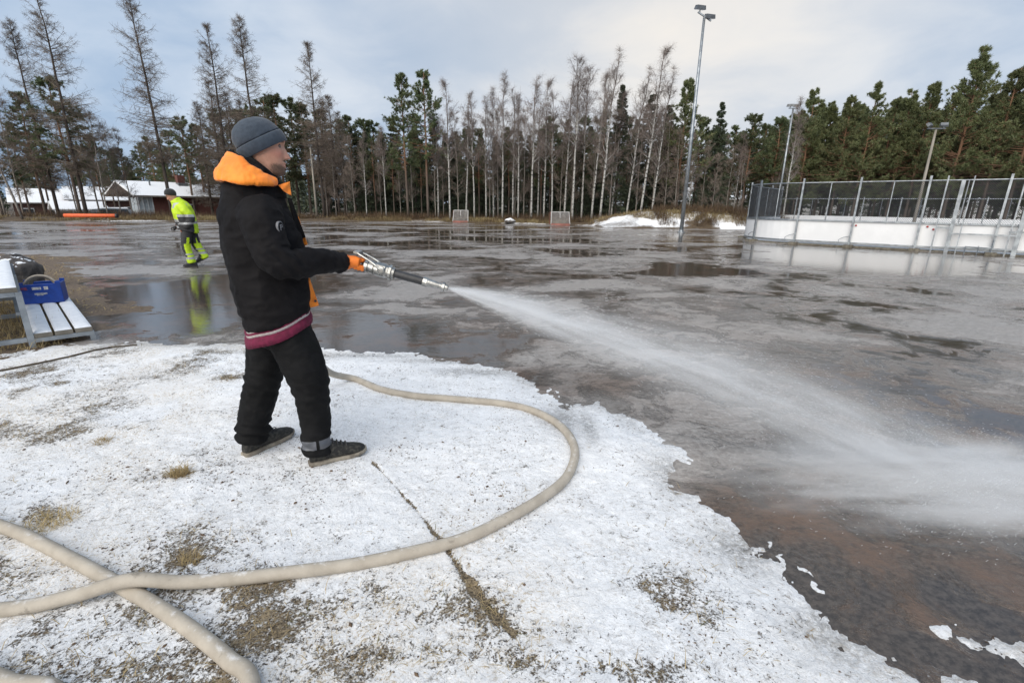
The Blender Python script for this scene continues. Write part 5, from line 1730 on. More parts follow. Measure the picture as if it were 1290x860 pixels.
def skin_mat():
    m = bpy.data.materials.new('skin'); m.use_nodes = True
    t = NT(m.node_tree)
    b = t.n('ShaderNodeBsdfPrincipled', i_Roughness=0.5); out = t.n('ShaderNodeOutputMaterial'); t.l(b.outputs[0], out.inputs[0])
    v = t.n('ShaderNodeTexCoord').outputs['Object']
    be = t.n('ShaderNodeAttribute', attribute_name='beard').outputs['Fac']
    rd = t.n('ShaderNodeAttribute', attribute_name='blush').outputs['Fac']
    col = t.mix(t.step(t.noise(v, 40, 4), 0.35, 0.65), (0.52, 0.285, 0.20), (0.45, 0.24, 0.165))
    col = t.mix(t.math('MULTIPLY', rd, 0.6), col, (0.52, 0.20, 0.145))
    hair = t.step(t.math('ADD', t.math('MULTIPLY', be, 1.0), t.math('MULTIPLY', t.noise(t.scaled(v, (1, 1, 0.4)), 260, 3), 0.55)), 0.55, 0.95)
    col = t.mix(hair, col, (0.10, 0.06, 0.04))
    t.l(col, b.inputs['Base Color'])
    b.inputs['Subsurface Weight'].default_value = 0.12
    b.inputs['Subsurface Radius'].default_value = (0.012, 0.004, 0.002)
    b.inputs['Subsurface Scale'].default_value = 0.6
    return m


SKIN = skin_mat()
JBLK = pm('black_softshell', ((0.0065, 0.0058, 0.0064), (0.010, 0.0092, 0.010)), 0.75, 5, bump=0.0022, bscale=12, spec=0.12)
TBLK = pm('black_workwear', ((0.006, 0.006, 0.0063), (0.0095, 0.0095, 0.010)), 0.75, 7, bump=0.0025, bscale=14, spec=0.12, dirt=((0.035, 0.032, 0.03), 12, 0.66))
OJ = pm('orange_lining', ((0.95, 0.27, 0.015), (0.85, 0.21, 0.012)), 0.65, 8, bump=0.0015, bscale=40, sheen=0.2)
OGL = pm('orange_glove', ((0.82, 0.21, 0.02), (0.66, 0.15, 0.018)), 0.7, 30, bump=0.001, bscale=120, dirt=((0.2, 0.07, 0.02), 25, 0.62))
BEAN = pm('blue_grey_knit', ((0.026, 0.038, 0.056), (0.036, 0.051, 0.073)), 0.9, 60, bump=0.0012, bscale=300, sheen=0.2, bstretch=(1, 1, 0.25))
KNIT = pm('burgundy_rib', ((0.15, 0.008, 0.040), (0.10, 0.005, 0.027)), 0.9, 40, bump=0.001, bscale=150, dirt=((0.6, 0.5, 0.52), 45, 0.68))
KNITW = pm('pale_knit', ((0.50, 0.45, 0.43), (0.40, 0.34, 0.33)), 0.9, 40)
REFL = pm('reflective_grey', ((0.105, 0.11, 0.125), (0.075, 0.08, 0.09)), 0.4, 20, metal=0.2)
SHOE = pm('shoe_fabric', ((0.012, 0.0115, 0.0105), (0.045, 0.042, 0.034)), 0.8, 55, bump=0.002, bscale=120, lo=0.45, hi=0.62)
SOLE = pm('shoe_sole', ((0.30, 0.265, 0.21), (0.14, 0.12, 0.095)), 0.8, 18, bump=0.002)
LACE = pm('shoe_lace', (0.05, 0.05, 0.055), 0.8)
EYEM = pm('eye', ((0.10, 0.07, 0.055), (0.22, 0.17, 0.15)), 0.2, 60)
PRINT = pm('grey_print', ((0.20, 0.20, 0.21), (0.15, 0.15, 0.16)), 0.7, 30)


def person(name, label, loc, yaw):
    return thing(name, label, 'person', loc, yaw)


def body_mesh(root, head_c, hp, hy, tubes, beard=True, voxel=0.0045):
    """one continuous body: head, neck, trunk and limbs joined"""
    hv, hq, ht, R_ = head_mesh(head_c, hp, hy)
    mb = MB(); mb.add(hv, hq, ht)
    for t in tubes:
        limb(mb, t)
    ev, co_ = remesh(mb, voxel, 1)
    ev.materials.clear(); ev.materials.append(SKIN)
    q0 = (co_ - np.array(head_c)) @ R_
    x, y, z = q0.T
    front = sstep(x, 0.0, 0.04)
    be = np.maximum.reduce([np.exp(-((z + 0.066) / 0.008) ** 2 - (y / 0.030) ** 2) * 0.9, np.exp(-((z + 0.122) / 0.022) ** 2 - (y / 0.032) ** 2) * 1.0,
                            0.62 * sstep(-z, 0.06, 0.095) * sstep(x, -0.06, 0.02)]) * (front * 0.6 + 0.4) * (z < 0)
    be = be * (1 - 0.85 * np.exp(-((z + 0.087) / 0.010) ** 2 - (y / 0.024) ** 2))
    br = np.exp(-((z - 0.024) / 0.006) ** 2) * np.exp(-((np.abs(y) - 0.034) / 0.018) ** 2) * front
    set_attr(ev, 'beard', np.where(np.abs(z) < 0.2, np.maximum(be if beard else be * 0, br), 0))
    bl_ = np.exp(-((z + 0.035) / 0.022) ** 2 - ((np.abs(y) - 0.045) / 0.025) ** 2) + np.exp(-((z + 0.048) / 0.014) ** 2 - (y / 0.014) ** 2) + 1.2 * np.exp(-((z + 0.087) / 0.009) ** 2 - (y / 0.022) ** 2)
    set_attr(ev, 'blush', np.clip(bl_, 0, 1) * front)
    o = link('body', ev, root)
    for s in (-1, 1):
        c = np.array(head_c) + R_ @ np.array([0.0655, s * 0.030, 0.002])
        mb = MB(); mb.lathe(c - R_ @ np.array([0.012, 0, 0]), R_ @ np.array([1, 0, 0]), [(0.0, 0.004), (0.003, 0.009), (0.010, 0.012), (0.018, 0.010), (0.022, 0.004)], 12)
        mb.build('eye', EYEM, o, True)
    return o, R_


def grip_hand(mb, c, axis, side, wrist, r_hold):
    """palm, four fingers and a thumb closed round a bar through c along axis; side: unit vector from bar to palm"""
    ax = np.array(axis, float); ax /= np.linalg.norm(ax)
    sd = np.array(side, float); sd -= ax * (sd @ ax); sd /= np.linalg.norm(sd)
    up = np.cross(ax, sd)
    if up[2] < 0:
        up = -up
    c = np.array(c, float); wrist = np.array(wrist, float)
    pc = c + sd * (r_hold + 0.014)
    k1 = pc + up * 0.012
    # palm
    limb(mb, [(*wrist, 0.031), (*(wrist * 0.5 + pc * 0.5), 0.033), (*(pc - ax * 0.005), 0.030), (*(pc + ax * 0.022), 0.024)], 10, 12)
    for i, (off, L_, rr) in enumerate(((0.040, 0.95, 0.0105), (0.019, 1.05, 0.0110), (-0.002, 1.0, 0.0105), (-0.022, 0.82, 0.0092))):
        R0 = r_hold + rr * 0.9
        pts = []
        for a in np.linspace(0.35, 0.35 + 3.3 * L_, 7):      # knuckle, round over the far side, tip underneath
            pts.append((*(c + ax * off + (sd * math.cos(a) - up * math.sin(a)) * R0), rr * (1.08 - 0.05 * a)))
        limb(mb, pts, 14, 10)
    a0 = 0.5
    R0 = r_hold + 0.010
    pts = [(*(wrist * 0.35 + pc * 0.65 + up * 0.018), 0.014)]
    for a in np.linspace(0.7, 2.5, 5):
        pts.append((*(c + ax * (0.020 + 0.012 * a) + (sd * math.cos(a) + up * math.sin(a)) * R0), 0.0125 - 0.001 * a))
    limb(mb, pts, 14, 10)


def shoe(root, heel, toe, sc=1.0, up_m=None):
    heel, toe = np.array([*heel, 0.0]), np.array([*toe, 0.0])
    f = toe - heel; L = np.linalg.norm(f); f /= L
    l = np.array([-f[1], f[0], 0]); u = np.array([0, 0, 1.0])
    k = L / 0.315
    z0 = turf_zw(root, (heel + toe) / 2)
    rows = [(0.004, 0.020, 0.050), (0.012, 0.030, 0.075), (0.04, 0.037, 0.122), (0.085, 0.040, 0.135), (0.12, 0.041, 0.118), (0.16, 0.044, 0.092), (0.21, 0.047, 0.070), (0.255, 0.046, 0.058), (0.29, 0.036, 0.047), (0.308, 0.020, 0.036)]
    mb = MB(); mb.loft([(heel + f * x * k + u * (z0 + 0.020 + (h - 0.01) / 2), l * w_, u * (h - 0.0) / 2, 2.4) for x, w_, h in rows], 28)
    o = mb.build('shoe', up_m or SHOE, root, True)
    mb = MB()
    rs_ = [(-0.004, 0.022), (0.008, 0.034), (0.05, 0.040), (0.11, 0.038), (0.17, 0.044), (0.22, 0.050), (0.265, 0.048), (0.298, 0.036), (0.318, 0.016)]
    mb.loft([(heel + f * x * k + u * (z0 + 0.013 + 0.012 * max(0, (x - 0.2) / 0.115) ** 2), l * w_, u * 0.015, 4.0) for x, w_ in rs_], 28)
    mb.build('sole', SOLE if up_m is None else up_m, o, True)
    for j, x in enumerate((0.135, 0.158, 0.181, 0.204)):
        hgt = np.interp(x, [r[0] for r in rows], [r[2] for r in rows]) + 0.022
        b_ = heel + f * x * k + u * (z0 + hgt)
        mb = MB(); mb.tube(spl([b_ - l * 0.026 - u * 0.010, b_ - l * 0.01 + u * 0.003, b_ + l * 0.01 + u * 0.003, b_ + l * 0.026 - u * 0.010], 8), 0.0032, 6); mb.build('lace', LACE, o, True)
    return o


def turf_zw(root, p):
    a = root.rotation_euler[2]
    x = root.location[0] + p[0] * math.cos(a) - p[1] * math.sin(a)
    y = root.location[1] + p[0] * math.sin(a) + p[1] * math.cos(a)
    return max(turf_z(x, y), 0.0) if y < 5 else 0.0


# ---- the man with the hose: local x forward, y to his left
MY = math.radians(28)
man = person('person', 'man in black jacket, orange hood lining and grey beanie aiming a hose nozzle', (-1.26, 2.57, 0.0), MY)
WR = np.array([0.318, -0.135, 1.157])           # right wrist
NA = np.array([0.968 * math.cos(MY) - 0.03 * math.sin(MY), -0.968 * math.sin(MY) - 0.03 * math.cos(MY), -0.250]); NA /= np.linalg.norm(NA)   # level heading of the jet
N0 = np.array([0.335, -0.115, 1.163])           # rear end of the nozzle
HC = (0.0, 0.0, 1.738)
armR = [(-0.055, -0.185, 1.415, 0.075), (-0.045, -0.262, 1.30, 0.062), (-0.005, -0.295, 1.185, 0.053), (0.13, -0.235, 1.178, 0.045), (0.24, -0.175, 1.166, 0.036), (*WR, 0.028)]
armL = [(-0.055, 0.185, 1.415, 0.075), (-0.06, 0.265, 1.30, 0.062), (-0.02, 0.285, 1.16, 0.053), (0.06, 0.18, 1.15, 0.045), (0.14, 0.08, 1.14, 0.036), (0.175, 0.03, 1.135, 0.028)]
legR = [(-0.03, -0.09, 0.90, 0.09), (0.02, -0.125, 0.70, 0.085), (0.075, -0.155, 0.50, 0.062), (0.085, -0.175, 0.32, 0.055), (0.085, -0.185, 0.10, 0.038)]
legL = [(-0.06, 0.09, 0.90, 0.09), (-0.105, 0.11, 0.70, 0.085), (-0.145, 0.12, 0.48, 0.062), (-0.20, 0.125, 0.30, 0.055), (-0.25, 0.125, 0.10, 0.038)]
trunkt = [(-0.05, 0, 0.88, 0.12), (-0.055, 0, 1.10, 0.125), (-0.06, 0, 1.30, 0.14), (-0.055, 0, 1.44, 0.10), (-0.035, 0, 1.54, 0.06), (-0.02, 0, 1.62, 0.058), (-0.015, 0, 1.68, 0.058)]
body, HRm = body_mesh(man, HC, 0.02, -0.14, [trunkt, armR, armL, legR, legL])

# jacket
mb = MB()
X_, Y_ = np.array([1.0, 0, 0]), np.array([0, 1.0, 0])
tl = np.array([0.97, 0, 0.22])
secs = [((-0.045, 0, 0.858), tl * 0.166, Y_ * 0.222, 2.3), ((-0.047, 0, 0.90), tl * 0.170, Y_ * 0.222, 2.3), ((-0.05, 0, 0.98), np.array([0.99, 0, 0.12]) * 0.176, Y_ * 0.216, 2.3), ((-0.055, 0, 1.08), X_ * 0.180, Y_ * 0.212, 2.3),
        ((-0.06, 0, 1.20), X_ * 0.184, Y_ * 0.215, 2.3), ((-0.063, 0, 1.30), X_ * 0.184, Y_ * 0.218, 2.3), ((-0.072, 0, 1.39), np.array([0.99, 0, -0.1]) * 0.172, Y_ * 0.212, 2.2), ((-0.078, 0, 1.455), np.array([0.98, 0, -0.2]) * 0.145, Y_ * 0.17, 2.1),
        ((-0.080, 0, 1.505), np.array([0.96, 0, -0.25]) * 0.138, Y_ * 0.132, 2.0), ((-0.068, 0, 1.560), np.array([0.95, 0, -0.3]) * 0.118, Y_ * 0.105, 2.0)]
mb.loft(secs, 40)
sl = [(-0.065, -0.150, 1.425, 0.100), (-0.055, -0.215, 1.37, 0.092), (-0.045, -0.262, 1.285, 0.082), (-0.015, -0.292, 1.19, 0.074), (0.06, -0.275, 1.172, 0.066), (0.15, -0.228, 1.178, 0.060), (0.25, -0.172, 1.166, 0.053), (0.305, -0.143, 1.159, 0.0485)]
limb(mb, sl, 40, 20)
sL = [(-0.065, 0.150, 1.425, 0.100), (-0.06, 0.225, 1.36, 0.090), (-0.055, 0.27, 1.27, 0.080), (-0.03, 0.285, 1.17, 0.070), (0.04, 0.21, 1.15, 0.062), (0.10, 0.125, 1.145, 0.055), (0.15, 0.06, 1.138, 0.049)]
limb(mb, sL, 36, 18)


def jdisp(co_):
    x, y, z = co_.T
    armm = sstep(np.abs(y), 0.20, 0.25) + sstep(x, 0.13, 0.16) * (z > 1.1)
    armm = np.clip(armm, 0, 1)
    d_ = fold(co_, 0.011, 5.0, 3.0, (1, 1, 0.9)) * (1 - armm * 0.3) + fold(co_, 0.007, 11, 8.0, (1, 1, 1.5))
    el = np.exp(-((x - 0.02) / 0.10) ** 2) * armm * (z < 1.27)
    d_ = d_ + el * 0.006 * np.sin((x + z * 0.9) * 95 + 3 * vnoise(x * 20, y * 20, z * 20))
    wr = armm * sstep(x, 0.17, 0.25)
    d_ = d_ + wr * 0.0022 * np.sin(x * 150 + 9 * vnoise(y * 22, z * 22, x * 14))
    hem = sstep(1.0 - z, 0.0, 0.12)
    return d_ + hem * 0.004 * np.sin(z * 90 + 3 * vnoise(x * 9, y * 9, 1.0))


ev, co_ = remesh(mb, 0.0065, 5, jdisp)
ev.materials.clear(); ev.materials.append(JBLK)
jacket = link('jacket', ev, man)
for s0, k in ((0.985, 0.0495), (0.93, 0.0520)):
    cp_ = spl(sl, 60)[int(s0 * 59)]; d0 = spl(sl, 60)[59] - spl(sl, 60)[54]; d0 = d0[:3] / np.linalg.norm(d0[:3])
    uu = np.cross(d0, [0, 0, 1.0]); uu /= np.linalg.norm(uu); vv = np.cross(d0, uu)
    mb = MB(); mb.tube([cp_[:3] + (uu * math.cos(a) + vv * math.sin(a)) * k for a in np.linspace(0, 2 * math.pi, 33)], 0.0035, 6, False); mb.build('cuff_seam', JBLK, jacket, True)
# hood: black shell behind, orange lining draped round the neck
def ring(rows, n=20, m=48):
    """rows (angle from back, radius-forward, lateral, z, thickness, height) mirrored to both sides"""
    P = spl(rows, m)
    secs_ = []
    for i, (f_, l_, z_, th_, hh, tilt) in enumerate(P):
        j0, j1 = max(0, i - 1), min(m - 1, i + 1)
        T = P[j1, :3] - P[j0, :3]; T /= np.linalg.norm(T)
        out = np.cross(T, [0, 0, 1.0]); out /= np.linalg.norm(out)
        upv = np.cross(out, T)
        tilt = -tilt
        a_ = out * math.cos(tilt) + upv * math.sin(tilt); b_ = -out * math.sin(tilt) + upv * math.cos(tilt)
        secs_.append(((f_, l_, z_), a_ * th_, b_ * hh))
    return secs_


half = [(0.026, -0.092, 1.566, 0.007, 0.012, 0.2), (0.000, -0.112, 1.570, 0.009, 0.026, 0.7), (-0.05, -0.134, 1.582, 0.010, 0.044, 0.75), (-0.12, -0.130, 1.602, 0.011, 0.062, 0.65), (-0.178, -0.068, 1.628, 0.013, 0.074, 0.55)]
full = half + [(-0.198, 0.0, 1.636, 0.014, 0.078, 0.5)] + [(a, -b, c, d_, e, t_) for a, b, c, d_, e, t_ in half[::-1]]
mb = MB(); mb.loft(ring(full), 20)
ev, co_ = remesh(mb, 0.005, 1, lambda c_: fold(c_, 0.010, 9, 2.0) + fold(c_, 0.004, 22, 5.0))
ev.materials.clear(); ev.materials.append(OJ); hood = link('hood_lining', ev, jacket)
full2 = [(-0.02, -0.100, 1.612, 0.008, 0.018, 0.3), (-0.10, -0.088, 1.640, 0.009, 0.030, 0.3), (-0.150, -0.045, 1.668, 0.010, 0.036, 0.3), (-0.166, 0.0, 1.676, 0.010, 0.038, 0.3), (-0.150, 0.045, 1.668, 0.010, 0.036, 0.3), (-0.10, 0.088, 1.640, 0.009, 0.030, 0.3), (-0.02, 0.100, 1.612, 0.008, 0.018, 0.3)]
mb = MB(); mb.loft(ring(full2), 16)
ev, co_ = remesh(mb, 0.006, 2, lambda c_: fold(c_, 0.004, 16, 1.0)); ev.materials.clear(); ev.materials.append(JBLK); link('hood_shell', ev, jacket)
# collar and neck gaiter
mb = MB()
mb.loft([((-0.045, 0, 1.49), X_ * 0.115, Y_ * 0.115), ((-0.030, 0, 1.54), np.array([0.95, 0, -0.3]) * 0.106, Y_ * 0.095), ((-0.022, 0, 1.572), np.array([0.90, 0, -0.40]) * 0.104, Y_ * 0.086), ((-0.024, 0, 1.610), np.array([0.84, 0, -0.55]) * 0.102, Y_ * 0.083), ((-0.03, 0, 1.645), np.array([0.78, 0, -0.68]) * 0.094, Y_ * 0.080)], 32)
ev, co_ = remesh(mb, 0.005, 2, lambda c_: fold(c_, 0.004, 20, 4.0, (0.6, 0.6, 1.6))); ev.materials.clear(); ev.materials.append(JBLK); link('collar', ev, man)
# orange edges of the open front
def flap(name, pts, th, par, m):
    a, b, c, d_ = [np.array(k, float) for k in pts]
    n = 8
    G1 = []
    for i in range(n + 1):
        for j in range(n + 1):
            s, t = i / n, j / n
            p_ = (a * (1 - s) + b * s) * (1 - t) + (d_ * (1 - s) + c * s) * t
            p_ = p_ + np.array([0, 0.006 * math.sin(s * 5 + t * 7), 0])
            G1.append(p_)
    G1 = np.array(G1); k = (n + 1) ** 2
    V = np.vstack([G1, G1 + np.array([0, th, 0])])
    q_ = []
    for i in range(n):
        for j in range(n):
            e = i * (n + 1) + j
            q_ += [[e, e + 1, e + n + 2, e + n + 1], [k + e + n + 1, k + e + n + 2, k + e + 1, k + e]]
    for i in range(n):
        q_ += [[i, k + i, k + i + 1, i + 1], [i * (n + 1), (i + 1) * (n + 1), k + (i + 1) * (n + 1), k + i * (n + 1)]]
        e = n * (n + 1) + i
        q_ += [[e, e + 1, k + e + 1, k + e]]
        e = i * (n + 1) + n
        q_ += [[e, k + e, k + e + n + 1, e + n + 1]]
    mb = MB(); mb.add(V, q_)
    return mb.build(name, m, par, True)


fl = flap('front_lining', [(0.105, -0.075, 1.08), (0.136, -0.07, 1.075), (0.170, -0.062, 0.918), (0.112, -0.075, 0.905)], 0.012, jacket, OJ)
mb = MB(); mb.lathe((0.153, -0.071, 0.945), (0, -1, 0), [(0, 0.007), (0.003, 0.007), (0.004, 0.004)], 10); mb.build('snap', BLACKP, fl)
flap('front_lining', [(0.095, -0.060, 1.40), (0.116, -0.058, 1.395), (0.146, -0.05, 1.25), (0.120, -0.06, 1.24)], 0.012, jacket, OJ)
flap('collar_lining', [(0.035, -0.092, 1.550), (0.092, -0.060, 1.570), (0.092, -0.068, 1.500), (0.058, -0.095, 1.520)], 0.014, jacket, OJ)
flap('storm_flap', [(0.070, -0.085, 1.49), (0.090, -0.08, 1.485), (0.138, -0.075, 1.29), (0.105, -0.085, 1.28)], 0.014, jacket, JBLK)
# round sleeve badge with its letter
bc = np.array([0.012, -0.352, 1.352]); bn_ = np.array([0.35, -0.93, 0.10]); bn_ /= np.linalg.norm(bn_)
bu = np.cross(bn_, [0, 0, 1.0]); bu /= np.linalg.norm(bu); bv = np.cross(bu, bn_); bu = -bu
dgp = bpy.context.evaluated_depsgraph_get()
hit, hl, hn, hi = jacket.ray_cast(Vector(bc + bn_ * 0.3), Vector(-bn_))
hit2 = jacket.ray_cast(Vector((0.012, -0.8, 1.352)), Vector((0, 1, 0)))
if hit2[0]:
    bc = np.array(hit2[1]); bn_ = np.array(hit2[2]); bn_[2] *= 0.3; bn_ /= np.linalg.norm(bn_)
    bu = np.cross([0, 0, 1.0], bn_); bu /= np.linalg.norm(bu); bv = np.cross(bn_, bu)
mb = MB(); mb.lathe(bc - bn_ * 0.006, bn_, [(0, 0.029), (0.010, 0.029), (0.011, 0.027)], 28); bd = mb.build('sleeve_badge', PRINT, jacket)
mb = MB(); mb.lathe(bc + bn_ * 0.0052, bn_, [(0, 0.0245), (0.0005, 0.0245)], 28); fld = mb.build('badge_field', JBLK, bd)
mb = MB()
for x0, z0, sx, sz in ((-0.007, 0.0, 0.005, 0.028), (0.002, 0.0115, 0.014, 0.005), (0.000, 0.001, 0.011, 0.0045), (0.0095, 0.0065, 0.0045, 0.011)):
    c = bc + bn_ * 0.0062 + bu * x0 + bv * z0
    mb.box(c, (sx, 0.0012, sz), M=np.stack([bu, bn_, bv], 1))
mb.build('badge_letter', PRINT, bd)
# faint worn print behind the shoulder
# sweater showing under the jacket
def hemring(z0, z1, k0, k1, m, name, ribs=0):
    mb = MB(); n = 120
    ang = np.arange(n) * 2 * math.pi / n
    V = []
    prof_ = [(z0, k0), ((z0 + z1) / 2, (k0 + k1) / 2 + 0.006), (z1, k1)]
    for z, k in prof_ + [(z1, k1 - 0.012), (z0, k0 - 0.012)]:
        rr = 1 + (0.012 * np.sin(ang * ribs) if ribs else 0)
        ca, sa = np.cos(ang), np.sin(ang)
        f_ = k * 0.99 * np.sign(ca) * np.abs(ca) ** 0.82 * rr; l_ = k * 1.31 * np.sign(sa) * np.abs(sa) ** 0.82 * rr
        V.append(np.stack([-0.042 + f_, l_, z + 0.33 * f_ + 0.004 * np.sin(ang * 5)], 1))
    m_ = 5
    mb.add(np.concatenate(V), [[i * n + j, i * n + (j + 1) % n, ((i + 1) % m_) * n + (j + 1) % n, ((i + 1) % m_) * n + j] for i in range(m_) for j in range(n)])
    return mb.build(name, m, man, True)


sw = hemring(0.836, 0.780, 0.164, 0.176, KNIT, 'sweater_hem', 46)
hemring(0.862, 0.832, 0.160, 0.166, KNITW, 'sweater_stripe')
hemring(0.857, 0.846, 0.1655, 0.1675, KNIT, 'sweater_stripe')

# trousers
mb = MB()
mb.loft([((-0.045, 0, 0.95), X_ * 0.14, Y_ * 0.17), ((-0.045, 0, 0.86), X_ * 0.15, Y_ * 0.185), ((-0.045, 0, 0.78), X_ * 0.145, Y_ * 0.185), ((-0.045, 0, 0.72), X_ * 0.10, Y_ * 0.14)], 32)
limb(mb, [(-0.02, -0.085, 0.88, 0.100), (0.012, -0.105, 0.76, 0.106), (0.045, -0.135, 0.64, 0.101), (0.070, -0.155, 0.52, 0.092), (0.080, -0.165, 0.42, 0.082), (0.078, -0.175, 0.30, 0.073), (0.070, -0.185, 0.20, 0.069), (0.070, -0.187, 0.135, 0.068), (0.068, -0.187, 0.10, 0.068)], 40, 20)
limb(mb, [(-0.065, 0.085, 0.88, 0.100), (-0.095, 0.10, 0.75, 0.110), (-0.125, 0.12, 0.62, 0.103), (-0.158, 0.125, 0.48, 0.094), (-0.19, 0.125, 0.36, 0.085), (-0.225, 0.125, 0.25, 0.078), (-0.245, 0.125, 0.17, 0.080), (-0.252, 0.125, 0.115, 0.076)], 40, 20)


def tdisp(c_):
    x, y, z = c_.T
    d_ = fold(c_, 0.011, 5, 1.0, (1, 1, 0.9)) + fold(c_, 0.007, 11, 6.0, (1, 1, 1.5))
    kn = np.exp(-((z - 0.45) / 0.09) ** 2)
    d_ = d_ + kn * 0.004 * np.sin(z * 110 + x * 45 + 4 * vnoise(x * 12, y * 12, z * 12))
    an = sstep(0.27 - z, 0, 0.12)
    return d_ + an * np.where(y > 0, 0.011, 0.005) * np.sin(z * 105 + x * 25 + 3 * vnoise(x * 16, y * 16, z * 6)) - 0.0


ev, co_ = remesh(mb, 0.0075, 5, tdisp)
assign(ev, co_, [TBLK, REFL], lambda c: ((c[:, 1] < 0) & (c[:, 2] > 0.140) & (c[:, 2] < 0.192) & (np.abs(c[:, 0] - 0.072) > 0.007)).astype(int))
link('trousers', ev, man)
shoe(man, (0.020, -0.192), (0.340, -0.172))
shoe(man, (-0.312, 0.080), (-0.035, 0.272))

# beanie: knitted, cuff folded up, tilted back
bo = np.array([0.004, 0, 1.722]); ba = np.array([-0.47, 0, 0.883]); bd_ = np.array([0.883, 0, 0.47])
rows = [(0.0, 0.116, 0.090), (0.004, 0.121, 0.094), (0.03, 0.123, 0.096), (0.052, 0.120, 0.095), (0.058, 0.114, 0.091), (0.075, 0.112, 0.089), (0.095, 0.106, 0.085), (0.115, 0.095, 0.076), (0.132, 0.078, 0.062), (0.146, 0.055, 0.044), (0.154, 0.030, 0.024), (0.157, 0.008, 0.008)]
shift = lambda h: bd_ * (-0.005 - 0.10 * max(0, h - 0.06))
mb = MB(); mb.loft([(bo + ba * h + shift(h), bd_ * a_, Y_ * b_) for h, a_, b_ in rows[4:]], 48)
ev, co_ = remesh(mb, 0.005, 3, lambda c_: fold(c_, 0.0025, 14, 3.0)); ev.materials.clear(); ev.materials.append(BEAN); beanie = link('beanie', ev, man)
mb = MB(); n = 64
sec = [(0.0, -0.006), (-0.002, 0.0), (0.003, 0.004), (0.03, 0.006), (0.050, 0.004), (0.056, 0.001), (0.054, -0.005)]
ang = np.arange(n) * 2 * math.pi / n
V = np.concatenate([(bo + ba * h + shift(h)) + np.cos(ang)[:, None] * bd_ * (0.117 + k) + np.sin(ang)[:, None] * Y_ * (0.0915 + k) for h, k in sec])
m_ = len(sec)
mb.add(V, [[i * n + j, i * n + (j + 1) % n, ((i + 1) % m_) * n + (j + 1) % n, ((i + 1) % m_) * n + j] for i in range(m_) for j in range(n)])
mb.build('folded_cuff', BEAN, beanie, True)

# gloves
def glove(c, axis, side, wrist, r_hold, back):
    mb = MB(); grip_hand(mb, c, axis, side, wrist, r_hold)
    d_ = (np.array(wrist) - np.array(back)); d_ /= np.linalg.norm(d_)
    limb(mb, [(*(np.array(wrist) - d_ * 0.03), 0.042), (*np.array(wrist), 0.040), (*(np.array(wrist) + d_ * 0.025), 0.036)], 8, 14)
    ev, co_ = remesh(mb, 0.0032, 2, lambda q_: fold(q_, 0.0012, 40, 2.0))
    ax = np.array(axis) / np.linalg.norm(axis)
    sd = np.array(side, float); sd -= ax * (sd @ ax); sd /= np.linalg.norm(sd)
    assign(ev, co_, [OGL, BLACKP], lambda q_: (((q_ - np.array(c)) @ sd) < 0.012).astype(int))
    return link('glove', ev, man)


gc = N0 + NA * 0.055
glove(gc, NA, (-0.3, -1, 0.35), WR + np.array([0.008, 0, 0]), 0.021, (0.25, -0.172, 1.166))
glove((0.205, -0.02, 1.140), (0.9, -0.42, 0.10), (-0.2, 1, 0.2), (0.172, 0.035, 1.136), 0.033, (0.10, 0.125, 1.145))

# ---- nozzle
cy, sy = math.cos(MY), math.sin(MY)


def W_of(p):
    return np.array([-1.26 + p[0] * cy - p[1] * sy, 2.57 + p[0] * sy + p[1] * cy, p[2]])


noz = thing('hose_nozzle', 'steel fire hose nozzle with lever and black pipe held by the man', 'nozzle', (-1.26, 2.57, 0), MY)
mb = MB(); mb.lathe(N0, NA, [(-0.01, 0.026), (0.0, 0.030), (0.02, 0.030), (0.022, 0.020), (0.095, 0.020)], 20); mb.build('rear_pipe', STEEL, noz, True)
mb = MB(); mb.lathe(N0, NA, [(0.095, 0.026), (0.100, 0.034), (0.118, 0.034), (0.120, 0.028), (0.126, 0.028), (0.128, 0.035), (0.150, 0.036), (0.152, 0.030), (0.160, 0.030), (0.162, 0.038), (0.215, 0.040), (0.222, 0.036), (0.232, 0.036), (0.236, 0.042), (0.250, 0.042), (0.253, 0.034), (0.266, 0.032), (0.268, 0.022)], 24); vb = mb.build('valve_body', STEEL, noz)
nl = np.cross([0, 0, 1.0], NA); nl /= np.linalg.norm(nl); nu = np.cross(NA, nl)
for s in (-1, 1):
    mb = MB(); mb.lathe(N0 + NA * 0.20 + nl * s * 0.036 + nu * 0.006, nl * s, [(0, 0.020), (0.010, 0.020), (0.013, 0.012)], 14); mb.build('pivot', STEEL, vb)
    mb = MB(); mb.tube(spl([N0 + NA * 0.20 + nl * s * 0.046 + nu * 0.006, N0 + NA * 0.155 + nl * s * 0.046 + nu * 0.030, N0 + NA * 0.10 + nl * s * 0.040 + nu * 0.048, N0 + NA * 0.055 + nl * s * 0.032 + nu * 0.060], 12), 0.0065, 8); mb.build('lever_arm', STEEL, vb)
mb = MB(); mb.beam(N0 + NA * 0.05 + nl * -0.036 + nu * 0.061, N0 + NA * 0.05 + nl * 0.036 + nu * 0.061, 0.034, 0.014, up=nu); o = mb.build('lever_grip', STEEL, vb); bevel(o.data, 0.004, 2)
mb = MB(); mb.lathe(N0, NA, [(0.262, 0.0215), (0.264, 0.0225), (0.43, 0.0225), (0.432, 0.021)], 24); mb.build('black_pipe', BLACKP, noz)
mb = MB(); mb.lathe(N0, NA, [(0.426, 0.022), (0.428, 0.027), (0.452, 0.027), (0.455, 0.024), (0.520, 0.0165), (0.535, 0.016), (0.537, 0.025), (0.550, 0.026), (0.553, 0.018), (0.568, 0.017), (0.570, 0.008)], 24); mb.build('tip', STEEL, noz)
TIP = W_of(N0 + NA * 0.57)

